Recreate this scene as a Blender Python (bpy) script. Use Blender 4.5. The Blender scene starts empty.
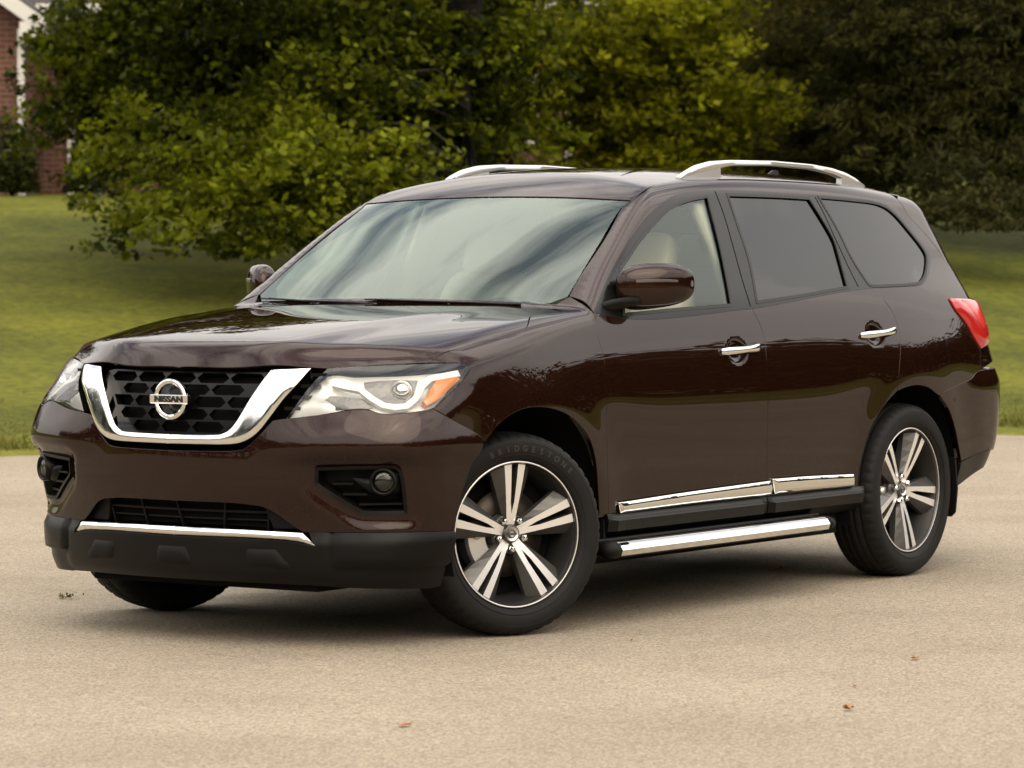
import bpy, math, random
import numpy as np
from mathutils import Vector, Matrix
from mathutils.geometry import delaunay_2d_cdt
R = math.radians
scene = bpy.context.scene
COL = scene.collection

# ----------------------------------------------------------------- camera
cam = bpy.data.cameras.new('camera'); cam_o = bpy.data.objects.new('camera', cam); COL.objects.link(cam_o)
cam_o.location = (11.0954, 8.5482, 1.4241)
YAW, PITCH, ROLL = -2.53401800, -.0364584925, -.00327363656
_d = Vector((math.cos(PITCH)*math.cos(YAW), math.cos(PITCH)*math.sin(YAW), math.sin(PITCH)))
_r = _d.cross(Vector((0, 0, 1))).normalized(); _u = _r.cross(_d)
_r2 = _r*math.cos(ROLL) + _u*math.sin(ROLL); _u2 = -_r*math.sin(ROLL) + _u*math.cos(ROLL)
cam_o.rotation_euler = Matrix((_r2, _u2, -_d)).transposed().to_euler()
cam.sensor_width = 36; cam.sensor_fit = 'HORIZONTAL'; cam.lens = 127.478
cam.clip_start = .5; cam.clip_end = 3000
cam.dof.use_dof = True; cam.dof.focus_distance = 14.4; cam.dof.aperture_fstop = 6.0
scene.camera = cam_o

# ----------------------------------------------------------------- light
SUN_EL, SUN_AZ = R(42), R(45)          # azimuth counted from +x towards +y
sun = bpy.data.lights.new('sun', 'SUN'); sun.energy = 1.15; sun.angle = R(60); sun.color = (1.0, .82, .58)
sun_o = bpy.data.objects.new('sun', sun); COL.objects.link(sun_o)
sv = Vector((math.cos(SUN_EL)*math.cos(SUN_AZ), math.cos(SUN_EL)*math.sin(SUN_AZ), math.sin(SUN_EL)))
sun_o.rotation_euler = sv.to_track_quat('Z', 'Y').to_euler()
sun_o.location = (0, 0, 30)
world = bpy.data.worlds.new('World'); scene.world = world; world.use_nodes = True
nt = world.node_tree; nt.nodes.clear()
N = nt.nodes.new; L = nt.links.new
out = N('ShaderNodeOutputWorld'); bg = N('ShaderNodeBackground'); L(bg.outputs[0], out.inputs[0])
sky = N('ShaderNodeTexSky'); sky.sky_type = 'NISHITA'; sky.sun_disc = False
sky.sun_elevation = SUN_EL; sky.sun_rotation = math.pi/2 - SUN_AZ
sky.air_density = 1.2; sky.dust_density = 2.5
tc = N('ShaderNodeTexCoord'); sep = N('ShaderNodeSeparateXYZ'); L(tc.outputs['Generated'], sep.inputs[0])
def wm(op, a, b=None, clamp=False):
    n = N('ShaderNodeMath'); n.operation = op; n.use_clamp = clamp
    for i, v in enumerate((a, b)):
        if v is None: continue
        if isinstance(v, (int, float)): n.inputs[i].default_value = v
        else: L(v, n.inputs[i])
    return n.outputs[0]
zz = wm('MAXIMUM', wm('ADD', sep.outputs[2], .10), .04)
cmb = N('ShaderNodeCombineXYZ'); L(wm('DIVIDE', sep.outputs[0], zz), cmb.inputs[0]); L(wm('DIVIDE', sep.outputs[1], zz), cmb.inputs[1])
mp = N('ShaderNodeMapping'); mp.inputs['Rotation'].default_value = (0, 0, R(20)); mp.inputs['Scale'].default_value = (.42, 1.25, 1); L(cmb.outputs[0], mp.inputs[0])
nz = N('ShaderNodeTexNoise'); nz.inputs['Scale'].default_value = 2.3; nz.inputs['Detail'].default_value = 7; nz.inputs['Roughness'].default_value = .58
nz.inputs['Distortion'].default_value = .35; L(mp.outputs[0], nz.inputs[0])
rp = N('ShaderNodeValToRGB'); rp.color_ramp.elements[0].position = .40; rp.color_ramp.elements[0].color = (.14, .14, .14, 1); rp.color_ramp.elements[1].position = .555; L(nz.outputs[0], rp.inputs[0])
mx = N('ShaderNodeMix'); mx.data_type = 'RGBA'; low = N('ShaderNodeMapRange'); low.interpolation_type = 'SMOOTHSTEP'; low.inputs['From Min'].default_value = .30; low.inputs['From Max'].default_value = .68; low.inputs['To Min'].default_value = .90; low.inputs['To Max'].default_value = 0; L(sep.outputs[2], low.inputs[0])
L(wm('MAXIMUM', rp.outputs[0], low.outputs[0]), mx.inputs[0]); L(sky.outputs[0], mx.inputs[6]); 
# cloud brightness follows an overcast sky: three times brighter overhead than at the horizon
cl = N('ShaderNodeMix'); cl.data_type = 'RGBA'; cl.inputs[6].default_value = (6.6, 6.2, 5.8, 1); cl.inputs[7].default_value = (19.5, 18.4, 17.2, 1)
L(wm('MAXIMUM', sep.outputs[2], 0.0), cl.inputs[0]); L(cl.outputs[2], mx.inputs[7])
L(mx.outputs[2], bg.inputs[0]); bg.inputs[1].default_value = .15

vs = scene.view_settings; vs.view_transform = 'Standard'; vs.look = 'None'; vs.gamma = 1; vs.exposure = .48; vs.use_curve_mapping = False
scene.cycles.max_bounces = 10; scene.cycles.transparent_max_bounces = 16
scene.cycles.caustics_reflective = False; scene.cycles.caustics_refractive = False
scene.cycles.use_denoising = True

# ----------------------------------------------------------------- body shape
# The bodywork is one smooth signed function BODY(p): <0 inside, >0 outside.
# Metres; x forward from the front axle, y to the car's left, z up.
def spline(xs, ys, n=1500):
    """natural cubic spline tabulated for fast lookup"""
    xs = np.asarray(xs, float); ys = np.asarray(ys, float); m = len(xs)
    h = np.diff(xs); A = np.zeros((m, m)); b = np.zeros(m); A[0, 0] = A[-1, -1] = 1
    for i in range(1, m - 1):
        A[i, i-1] = h[i-1]; A[i, i] = 2*(h[i-1]+h[i]); A[i, i+1] = h[i]
        b[i] = 6*((ys[i+1]-ys[i])/h[i] - (ys[i]-ys[i-1])/h[i-1])
    M = np.linalg.solve(A, b)
    t = np.linspace(xs[0], xs[-1], n); k = np.clip(np.searchsorted(xs, t)-1, 0, m-2)
    a, c = xs[k+1]-t, t-xs[k]; hh = h[k]
    v = M[k]*a**3/(6*hh) + M[k+1]*c**3/(6*hh) + (ys[k]/hh-M[k]*hh/6)*a + (ys[k+1]/hh-M[k+1]*hh/6)*c
    return lambda q: np.interp(q, t, v)

def smax(a, b, k):
    h = np.clip(.5 + .5*(a-b)/k, 0, 1)
    return b*(1-h) + a*h + k*h*(1-h)
def smin(a, b, k):
    return -smax(-a, -b, k)
def sstep(a, b, x):
    t = np.clip((x-a)/(b-a), 0, 1); return t*t*(3-2*t)

side_profile = spline([.10,.22,.32,.42,.52,.66,.80,.88,.96,1.02,1.06,1.10,1.15,1.20,1.30,1.45,1.58,1.68,1.80],
                      [.85,.885,.912,.937,.954,.9635,.9658,.9645,.9590,.9515,.9435,.934,.921,.906,.866,.800,.740,.694,.640])
side_taper = spline([-4.3,-4.0,-3.7,-3.4,-3.0,-2.4,-1.5,-.8,-.3,0,.3,.6,.9,1.2],
                    [-.15,-.080,-.042,-.018,-.002,0,0,-.004,-.004,0,-.004,-.022,-.07,-.15])
cabin_taper = spline([-4.3,-3.9,-3.4,-2.8,-1.6,-1.0,-.6,-.2], [-.10,-.062,-.030,-.010,0,-.004,-.018,-.04])
def SIDE(x, z):
    s = side_profile(z) + side_taper(x)*(1-.45*sstep(1.15, 1.45, z)) + cabin_taper(x)*sstep(1.12, 1.4, z)
    rf = np.hypot(x, z-.38); rr = np.hypot(x+2.9, z-.38)
    s = s + .010*np.exp(-((rf-.45)/.11)**2)*sstep(.1,.5,z) + .008*np.exp(-((rr-.45)/.11)**2)*sstep(.1,.5,z)
    # rear haunch swelling over the rear wheel
    s = s + .016*np.exp(-((x+3.0)/.50)**2)*np.exp(-((z-.97)/.14)**2)
    # front fender shoulder
    s = s + .010*np.exp(-((x+.05)/.45)**2)*np.exp(-((z-.92)/.16)**2)
    return s

front_profile = spline([.10,.20,.26,.34,.42,.50,.58,.66,.74,.82,.90,.97,1.03,1.08,1.14],
                       [.83,.905,.938,.948,.952,.966,.984,.988,.985,.978,.967,.950,.922,.895,.86])
def FRONT(y, z):
    a = np.abs(y)
    return front_profile(z) - .295*a**2 - .02*a**4

hood_c = spline([-1.2,-.8,-.43,-.1,.2,.5,.7,.82,.90,.97,1.1], [1.262,1.247,1.228,1.205,1.180,1.150,1.122,1.102,1.084,1.055,.97])
hood_drop = spline([-1.2,-.6,-.3,0,.3,.55,.8,1.0], [.02,.022,.028,.036,.060,.085,.105,.115])
def HOOD(x, y):
    a = np.abs(y)/.85
    z = hood_c(x) - hood_drop(x)*(.35*a**2 + .65*a**4)
    z = z + .010*sstep(.62,.44,np.abs(y)+.16*(x-.3))*sstep(-.6,.1,x)*sstep(1.0,.75,x)   # raised centre of the bonnet
    return z
belt_z = spline([-4.4,-3.4,-2.6,-1.6,-.6,-.2], [1.33,1.30,1.262,1.225,1.21,1.20])

ws_c = spline([1.0,1.15,1.25,1.333,1.467,1.593,1.65,1.70,1.80], [.05,-.20,-.355,-.485,-.712,-.935,-1.045,-1.155,-1.42])
def WSHIELD(y, z):
    return ws_c(z) - .22*np.abs(y)**2.0*(1-.2*sstep(1.25,1.65,z))
roof_c = spline([-4.4,-4.0,-3.7,-3.4,-2.9,-2.3,-1.8,-1.4,-1.1,-.8], [1.53,1.615,1.677,1.722,1.765,1.783,1.781,1.758,1.718,1.65])
def ROOF(x, y):
    return roof_c(x) - .058*(np.abs(y)/.65)**2.4
rear_profile = spline([.10,.25,.40,.55,.70,.84,.92,1.0,1.1,1.2,1.35,1.5,1.62,1.75],
                      [3.50,3.66,3.90,4.025,4.055,4.055,4.02,3.97,3.915,3.865,3.79,3.705,3.645,3.57])
def REAR(y, z):
    a = np.abs(y)
    return rear_profile(z) - .13*a**2 - .15*a**4

def BODY(x, y, z):
    side = np.abs(y) - SIDE(x, z)
    hood = z - HOOD(x, y)
    cabin = smax(x - WSHIELD(y, z), z - ROOF(x, y), .05)
    top = smin(hood, cabin, .012)
    k = .055 + .05*sstep(-.4, .2, x)
    f = smax(side, top, k)
    f = smax(f, x - FRONT(y, z), .035 + .03*sstep(.3,.7,np.abs(y)) + (.08 + .16*sstep(.82,.95,z))*sstep(.25, .8, np.abs(y))*sstep(1.13,1.03,z))
    f = smax(f, -x - REAR(y, z), .05 + .09*sstep(.4,.8,np.abs(y)))
    return f

def grad(P, e=.0012):
    x, y, z = P.T
    g = np.stack([BODY(x+e,y,z)-BODY(x-e,y,z), BODY(x,y+e,z)-BODY(x,y-e,z), BODY(x,y,z+e)-BODY(x,y,z-e)], 1)
    return g/np.maximum(np.linalg.norm(g, axis=1, keepdims=True), 1e-9)

def cast(O, D, t0, t1, steps=70):
    """first crossing of BODY along rays O + t D"""
    O = np.asarray(O, float); D = np.broadcast_to(np.asarray(D, float), O.shape)
    n = len(O); t0 = float(t0); t1 = float(t1); lo = np.full(n, t0); hi = np.full(n, t1); found = np.zeros(n, bool)
    best = np.full(n, 1e9); bt = np.full(n, t1); prev = t0
    for t in np.linspace(t0, t1, steps):
        P = O + t*D; v = BODY(*P.T)
        m = (~found) & (v < best); best[m] = v[m]; bt[m] = t
        new = (~found) & (v <= 0); lo[new] = prev; hi[new] = t; found |= new; prev = t
    for _ in range(16):
        mid = .5*(lo+hi); P = O + mid[:, None]*D; v = BODY(*P.T)
        hi = np.where(v <= 0, mid, hi); lo = np.where(v <= 0, lo, mid)
    t = np.where(found, .5*(lo+hi), bt)
    return O + t[:, None]*D, found
# outlines of panels, lamps and trim: points (x, y, z) on the left half of the bodywork
OUT = {
 'fog_slats': [((0.8609, 0.6417, 0.5939),(0.8307, 0.7131, 0.5947)),((0.8409, 0.6734, 0.5529),(0.8041, 0.7556, 0.5537)),((0.8101, 0.7233, 0.516),(0.7164, 0.8645, 0.5191))],
 'hood': [(0.8824, -0.0774, 1.0842),(0.9333, -0.0351, 1.0073),(0.9105, 0.2704, 1.0103),(0.7984, 0.5667, 1.0092),(0.6761, 0.7127, 1.0196),(0.5983, 0.8027, 1.0246),(0.5387, 0.8572, 1.0263),(0.5216, 0.8537, 1.0402),(0.4954, 0.8616, 1.0534),(0.4023, 0.8793, 1.0741),(0.2575, 0.8882, 1.0979),(0.1046, 0.9068, 1.111),(-0.0074, 0.8925, 1.1405),(-0.1602, 0.8102, 1.1835),(-0.395, 0.6326, 1.2203),(-0.3636, 0.5254, 1.2209),(-0.3021, 0.2842, 1.2223),(-0.2973, 0.0945, 1.2233)],
 'fender': [(0.5387, 0.8572, 1.0263),(0.5216, 0.8537, 1.0402),(0.4954, 0.8616, 1.0534),(0.4023, 0.8793, 1.0741),(0.2575, 0.8882, 1.0979),(0.1046, 0.9068, 1.111),(-0.0074, 0.8925, 1.1405),(-0.1602, 0.8102, 1.1835),(-0.395, 0.6326, 1.2203),(-0.4276, 0.6919, 1.2286),(-0.4822, 0.7683, 1.2483),(-0.4649, 0.8288, 1.2231),(-0.4603, 0.8731, 1.2043),(-0.4604, 0.8941, 1.1891),(-0.4387, 0.9261, 1.1154),(-0.4414, 0.9402, 1.0617),(-0.4457, 0.9553, 0.984),(-0.4444, 0.9633, 0.8965),(-0.4441, 0.9648, 0.7059),(-0.4558, 0.9612, 0.5524),(-0.493, 0.9364, 0.4076),(-0.432, 0.9376, 0.4076),(-0.4066, 0.9523, 0.4785),(-0.3872, 0.9608, 0.5408),(-0.3723, 0.9662, 0.6027),(-0.3465, 0.9699, 0.6705),(-0.3086, 0.9725, 0.7235),(-0.2497, 0.9756, 0.7676),(-0.167, 0.9796, 0.8108),(-0.072, 0.9825, 0.8366),(0.0214, 0.9832, 0.8494),(0.1191, 0.9813, 0.8493),(0.2021, 0.978, 0.8325),(0.2675, 0.9744, 0.8035),(0.3141, 0.9713, 0.7762),(0.3601, 0.968, 0.7381),(0.3983, 0.964, 0.7433),(0.4412, 0.9591, 0.7712),(0.5456, 0.95, 0.8178),(0.6223, 0.9217, 0.8639),(0.5465, 0.9312, 0.9072),(0.4687, 0.9397, 0.9571),(0.4156, 0.9393, 0.9977),(0.4178, 0.9302, 1.0136),(0.4492, 0.9127, 1.0229),(0.4918, 0.89, 1.0251)],
 'front_door': [(-0.4604, 0.8941, 1.1891),(-0.4387, 0.9261, 1.1154),(-0.4414, 0.9402, 1.0617),(-0.4457, 0.9553, 0.984),(-0.4444, 0.9633, 0.8965),(-0.4441, 0.9648, 0.7059),(-0.4558, 0.9612, 0.5524),(-0.493, 0.9364, 0.4076),(-0.8705, 0.932, 0.4135),(-1.3133, 0.9357, 0.4171),(-1.6718, 0.9365, 0.4166),(-1.642, 0.9591, 0.5706),(-1.6376, 0.9651, 0.714),(-1.6414, 0.9645, 0.8854),(-1.6415, 0.9583, 0.969),(-1.6498, 0.9383, 1.0833),(-1.6369, 0.9265, 1.13),(-1.6033, 0.9069, 1.1978),(-1.4144, 0.9102, 1.1864),(-1.2438, 0.9119, 1.1777),(-0.9384, 0.9137, 1.1641),(-0.7597, 0.9121, 1.1644),(-0.6504, 0.9091, 1.1708),(-0.4888, 0.9001, 1.1907)],
 'rear_door': [(-1.6033, 0.9069, 1.1978),(-1.6369, 0.9265, 1.13),(-1.6498, 0.9383, 1.0833),(-1.6415, 0.9583, 0.969),(-1.6414, 0.9645, 0.8854),(-1.6376, 0.9651, 0.714),(-1.642, 0.9591, 0.5706),(-1.6718, 0.9365, 0.4166),(-1.9489, 0.9355, 0.4132),(-2.3657, 0.9377, 0.4066),(-2.4208, 0.9408, 0.4079),(-2.4103, 0.9564, 0.4901),(-2.4298, 0.9649, 0.5662),(-2.4813, 0.9701, 0.6581),(-2.5631, 0.9733, 0.732),(-2.6303, 0.9752, 0.7769),(-2.7098, 0.9774, 0.8173),(-2.7245, 0.9771, 0.8947),(-2.7498, 0.9706, 0.9805),(-2.7732, 0.9553, 1.0513),(-2.7814, 0.9379, 1.1065),(-2.7662, 0.9197, 1.1617),(-2.733, 0.9035, 1.2055),(-2.7219, 0.8736, 1.2727),(-2.4831, 0.881, 1.26),(-2.2019, 0.8904, 1.2397),(-1.9291, 0.8995, 1.218)],
 'quarter': [(-2.7219, 0.8736, 1.2727),(-2.733, 0.9035, 1.2055),(-2.7662, 0.9197, 1.1617),(-2.7814, 0.9379, 1.1065),(-2.7732, 0.9553, 1.0513),(-2.7498, 0.9706, 0.9805),(-2.7245, 0.9771, 0.8947),(-2.7098, 0.9774, 0.8173),(-2.793, 0.979, 0.8319),(-2.892, 0.9794, 0.8375),(-2.997, 0.9771, 0.8226),(-3.109, 0.9717, 0.784),(-3.1669, 0.9692, 0.8019),(-3.3035, 0.9582, 0.8239),(-3.4478, 0.9476, 0.8487),(-3.5521, 0.9386, 0.8811),(-3.5661, 0.9311, 0.9805),(-3.5088, 0.9291, 1.0288),(-3.4572, 0.9172, 1.0927),(-3.3796, 0.9026, 1.1567),(-3.3568, 0.8834, 1.2062),(-3.5605, 0.8679, 1.2027),(-3.5148, 0.7836, 1.3713),(-3.4196, 0.7417, 1.4867),(-3.3061, 0.7089, 1.5764),(-3.2727, 0.6661, 1.655)],
 'tail_lamp': [(-3.3568, 0.8834, 1.2062),(-3.5644, 0.8684, 1.2004),(-3.6707, 0.9003, 1.1778),(-3.6841, 0.9103, 1.1386),(-3.7074, 0.8908, 1.0378),(-3.5661, 0.9311, 0.9805),(-3.5088, 0.9291, 1.0288),(-3.4572, 0.9172, 1.0927),(-3.3796, 0.9026, 1.1567)],
 'rear_bumper_side': [(-3.109, 0.9717, 0.784),(-3.1669, 0.9692, 0.8019),(-3.3035, 0.9582, 0.8239),(-3.4478, 0.9476, 0.8487),(-3.5521, 0.9386, 0.8811),(-3.6513, 0.9166, 0.5208),(-3.3677, 0.9399, 0.4808),(-3.3181, 0.9529, 0.5606),(-3.2689, 0.9602, 0.6442),(-3.2048, 0.9656, 0.7207)],
 'glass_front': [(-0.7483, 0.83, 1.3516),(-0.9861, 0.7811, 1.4787),(-1.2422, 0.7361, 1.5857),(-1.4137, 0.7188, 1.6256),(-1.5826, 0.7097, 1.6458),(-1.5274, 0.8043, 1.4406),(-1.4495, 0.9034, 1.2072),(-1.0685, 0.9043, 1.1975),(-0.6565, 0.9051, 1.1823)],
 'sail': [(-0.7483, 0.83, 1.3516),(-0.4823, 0.8952, 1.1965),(-0.4944, 0.901, 1.1894),(-0.6524, 0.9078, 1.1746)],
 'glass_rear': [(-1.754, 0.7059, 1.6538),(-2.1438, 0.7052, 1.6517),(-2.4201, 0.7056, 1.646),(-2.4526, 0.7362, 1.5791),(-2.4901, 0.7838, 1.4756),(-2.4811, 0.8135, 1.4098),(-2.4466, 0.8772, 1.2689),(-2.0391, 0.8909, 1.2395),(-1.6617, 0.9004, 1.2165),(-1.7178, 0.831, 1.3804),(-1.7368, 0.7645, 1.5272)],
 'glass_quarter': [(-2.513, 0.7014, 1.653),(-2.8017, 0.7011, 1.6429),(-3.0339, 0.7002, 1.6284),(-3.1515, 0.7124, 1.5897),(-3.2493, 0.7485, 1.4993),(-3.3081, 0.7739, 1.4348),(-3.3222, 0.7866, 1.4034),(-3.2996, 0.8013, 1.3739),(-3.2309, 0.8308, 1.3234),(-3.1593, 0.8514, 1.2915),(-3.0702, 0.8626, 1.2777),(-2.7212, 0.874, 1.2718),(-2.6445, 0.8728, 1.276),(-2.5878, 0.8219, 1.388),(-2.5619, 0.7625, 1.5197)],
 'doorframe': [(-0.4622, 0.893, 1.191),(-0.7296, 0.8163, 1.3751),(-0.9994, 0.7586, 1.5283),(-1.2201, 0.7217, 1.6157),(-1.3948, 0.7001, 1.6581),(-1.6721, 0.6932, 1.6757),(-2.0207, 0.6954, 1.6732),(-2.4344, 0.6974, 1.6634),(-2.8121, 0.6952, 1.6545),(-3.0647, 0.6946, 1.6371),(-3.1859, 0.7087, 1.5935),(-3.2781, 0.7445, 1.5039),(-3.3494, 0.7719, 1.4326),(-3.3661, 0.7832, 1.4033),(-3.3413, 0.7991, 1.372),(-3.263, 0.8311, 1.3187),(-3.1828, 0.8537, 1.2847),(-3.0801, 0.8672, 1.2679),(-2.7134, 0.8783, 1.2628),(-2.4781, 0.8839, 1.2536),(-2.1975, 0.893, 1.2335),(-1.9252, 0.9018, 1.2118),(-1.6549, 0.9092, 1.1909),(-1.4113, 0.912, 1.1804),(-1.2409, 0.9137, 1.1718),(-0.9361, 0.9152, 1.159),(-0.7573, 0.9136, 1.1594),(-0.6478, 0.9107, 1.1658),(-0.4849, 0.9027, 1.185)],
 'ws': [(-0.0041, -0.8158, 1.6384)],
 'headlight': [(0.7922, 0.5774, 1.0082),(0.6781, 0.7142, 1.0175),(0.5301, 0.8679, 1.023),(0.4492, 0.9127, 1.0229),(0.4178, 0.9302, 1.0136),(0.4156, 0.9393, 0.9977),(0.4687, 0.9397, 0.9571),(0.5465, 0.9312, 0.9072),(0.6212, 0.9209, 0.8667),(0.6954, 0.8823, 0.8543),(0.7679, 0.8075, 0.849),(0.7914, 0.7602, 0.8645),(0.8208, 0.7047, 0.8644),(0.8681, 0.5953, 0.8437),(0.9078, 0.4803, 0.8293),(0.8882, 0.518, 0.8893),(0.8497, 0.555, 0.9568)],
 'amber': [(0.5543, 0.8981, 0.9694),(0.4749, 0.9309, 0.9769),(0.4649, 0.937, 0.9695),(0.5693, 0.9219, 0.9078),(0.6298, 0.9074, 0.8828),(0.633, 0.8943, 0.8987)],
 'u_outer': [(0.9855, 0.0113, 0.7311),(0.9716, 0.2159, 0.7328),(0.9587, 0.2982, 0.7381),(0.9485, 0.3455, 0.7548),(0.9374, 0.3846, 0.7851),(0.9218, 0.4256, 0.8383),(0.9027, 0.4658, 0.8959),(0.8757, 0.5086, 0.9496),(0.8265, 0.5332, 1.003)],
 'u_inner': [(0.9833, 0.0098, 0.7637),(0.9706, 0.206, 0.7665),(0.9658, 0.2393, 0.7715),(0.9603, 0.2674, 0.7857),(0.9515, 0.2976, 0.8221),(0.9312, 0.3441, 0.9034),(0.8895, 0.4025, 0.9984)],
 'fascia_top': [(0.9867, 0.0122, 0.7056),(0.9628, 0.2828, 0.7112),(0.9524, 0.3346, 0.7277),(0.94, 0.3801, 0.7679),(0.9224, 0.4306, 0.8223),(0.9078, 0.4803, 0.8293)],
 'fascia_lamp': [(0.908, 0.4804, 0.8276),(0.8683, 0.5955, 0.8416),(0.8211, 0.705, 0.8622),(0.792, 0.7607, 0.8624),(0.7684, 0.8079, 0.8469),(0.6962, 0.8829, 0.8522),(0.6223, 0.9217, 0.8639)],
 'fascia_rear': [(0.6223, 0.9217, 0.8639),(0.5456, 0.95, 0.8178),(0.4412, 0.9591, 0.7712),(0.3983, 0.964, 0.7433),(0.4159, 0.963, 0.697),(0.4643, 0.9571, 0.6088),(0.4879, 0.9516, 0.5521),(0.5014, 0.9432, 0.4876),(0.5021, 0.9301, 0.4185)],
 'fascia_bot': [(0.5021, 0.9301, 0.4185),(0.656, 0.8865, 0.4232),(0.75, 0.8006, 0.4236),(0.8225, 0.6539, 0.4223),(0.8641, 0.5414, 0.4225)],
 'lower_open_top': [(0.87, 0.5233, 0.4228),(0.8876, 0.478, 0.4502),(0.9091, 0.4268, 0.4891),(0.9253, 0.3802, 0.5099),(0.9409, 0.3144, 0.5174),(0.9521, 0.254, 0.5212),(0.9714, -0.0024, 0.522)],
 'strip_top': [(0.9529, -0.0188, 0.4288),(0.9293, 0.2812, 0.4268),(0.8698, 0.5231, 0.4203)],
 'strip_bot': [(0.8517, 0.5677, 0.3735),(0.8824, 0.4735, 0.3885),(0.9269, 0.2789, 0.3954),(0.9497, -0.0218, 0.3937)],
 'val_bot': [(0.9263, -0.043, 0.2352),(0.852, 0.4896, 0.2299),(0.7987, 0.6344, 0.2243),(0.5844, 0.8597, 0.2153),(0.5154, 0.8719, 0.2214)],
 'val_rear': [(0.5154, 0.8719, 0.2214),(0.5101, 0.8998, 0.3129),(0.5021, 0.9301, 0.4185)],
 'val_step': [(0.5054, 0.8918, 0.2843),(0.7014, 0.8304, 0.2965),(0.8142, 0.6603, 0.3022),(0.8455, 0.5806, 0.3115)],
 'fog': [(0.8844, 0.586, 0.6561),(0.8418, 0.6927, 0.6612),(0.7929, 0.794, 0.6644),(0.7506, 0.8512, 0.664),(0.7354, 0.8665, 0.6488),(0.7242, 0.8734, 0.5949),(0.7015, 0.8689, 0.487),(0.7925, 0.7463, 0.4871),(0.809, 0.7159, 0.4976),(0.8768, 0.5958, 0.5806),(0.8836, 0.5827, 0.5973)],
 'chrome_front': [(-0.5445, 0.944, 0.4602),(-1.0712, 0.9451, 0.4733),(-1.6746, 0.9491, 0.4834),(-1.6958, 0.9389, 0.4277),(-1.0851, 0.9364, 0.4265),(-0.5678, 0.9347, 0.4203)],
 'chrome_rear': [(-1.6889, 0.9502, 0.49),(-2.008, 0.9492, 0.4855),(-2.3593, 0.9511, 0.4756),(-2.3746, 0.9425, 0.4251),(-1.7204, 0.9394, 0.4304)],
 'pads0': [(0.9474, -0.0622, 0.3643),(0.9471, 0.0706, 0.3646),(0.9379, 0.1423, 0.2819),(0.9443, -0.0511, 0.2894)],
 'pads1': [(0.9218, 0.3005, 0.3656),(0.8942, 0.4268, 0.3656),(0.8668, 0.5061, 0.2808),(0.9169, 0.3071, 0.2877)],
 'fuel': [(-3.1969, 0.952, 1.0357),(-3.3771, 0.9392, 1.0362),(-3.3618, 0.955, 0.8712),(-3.2011, 0.9674, 0.8695)],
 'handleF': [(-1.3076, 0.9494, 1.028),(-1.5787, 0.9499, 1.0296)],
 'handleR': [(-2.4484, 0.9445, 1.0687),(-2.7254, 0.9471, 1.076)],
 'led_line': [(0.8102, 0.6151, 0.9625),(0.7927, 0.6544, 0.9521),(0.7677, 0.7055, 0.9418),(0.763, 0.7542, 0.9097),(0.752, 0.7981, 0.8851),(0.7289, 0.8328, 0.8781),(0.6967, 0.861, 0.8817),(0.6532, 0.8724, 0.9083),(0.6109, 0.8719, 0.9503),(0.5752, 0.8807, 0.976),(0.5215, 0.9068, 0.9846),(0.4614, 0.9287, 0.9917)],
 'lamp_shade_low': [(0.8651, 0.5865, 0.8882),(0.8348, 0.6162, 0.9262),(0.8038, 0.6715, 0.9248),(0.7761, 0.7248, 0.918),(0.7755, 0.7635, 0.8874),(0.7992, 0.7377, 0.8758),(0.814, 0.714, 0.8717),(0.8527, 0.6297, 0.8615)],
 'lamp_shade_mid': [(0.737, 0.7, 0.9792),(0.6779, 0.7693, 0.987),(0.6067, 0.8517, 0.982),(0.6463, 0.8588, 0.9302),(0.6941, 0.8505, 0.8953),(0.7268, 0.8227, 0.8903),(0.7474, 0.786, 0.9008),(0.7539, 0.7344, 0.9349)],
 'projector': [(0.6758, 0.8242, 0.9389)],
 'projector_inner': [(0.81, 0.6829, 0.9087)],
 'fog_lens': [(0.7781, 0.8147, 0.6057)],
 'fog_pod': [(0.8335, 0.7102, 0.6157),(0.8006, 0.7795, 0.6183),(0.764, 0.8355, 0.6412),(0.7293, 0.8722, 0.6531),(0.721, 0.8707, 0.5606),(0.7494, 0.8397, 0.5507),(0.7741, 0.8061, 0.5467),(0.7984, 0.767, 0.553),(0.8189, 0.7356, 0.5823)],
 'shut_b': [(-1.6654, 0.6973, 1.6694),(-1.6604, 0.7436, 1.5723),(-1.6345, 0.8025, 1.4447),(-1.6062, 0.8672, 1.2975),(-1.5994, 0.9069, 1.1978)],
 'shut_c': [(-2.4805, 0.7004, 1.6562),(-2.4988, 0.7344, 1.582),(-2.512, 0.7861, 1.47),(-2.5279, 0.8361, 1.3582),(-2.5464, 0.8772, 1.2679)],
}
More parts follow.
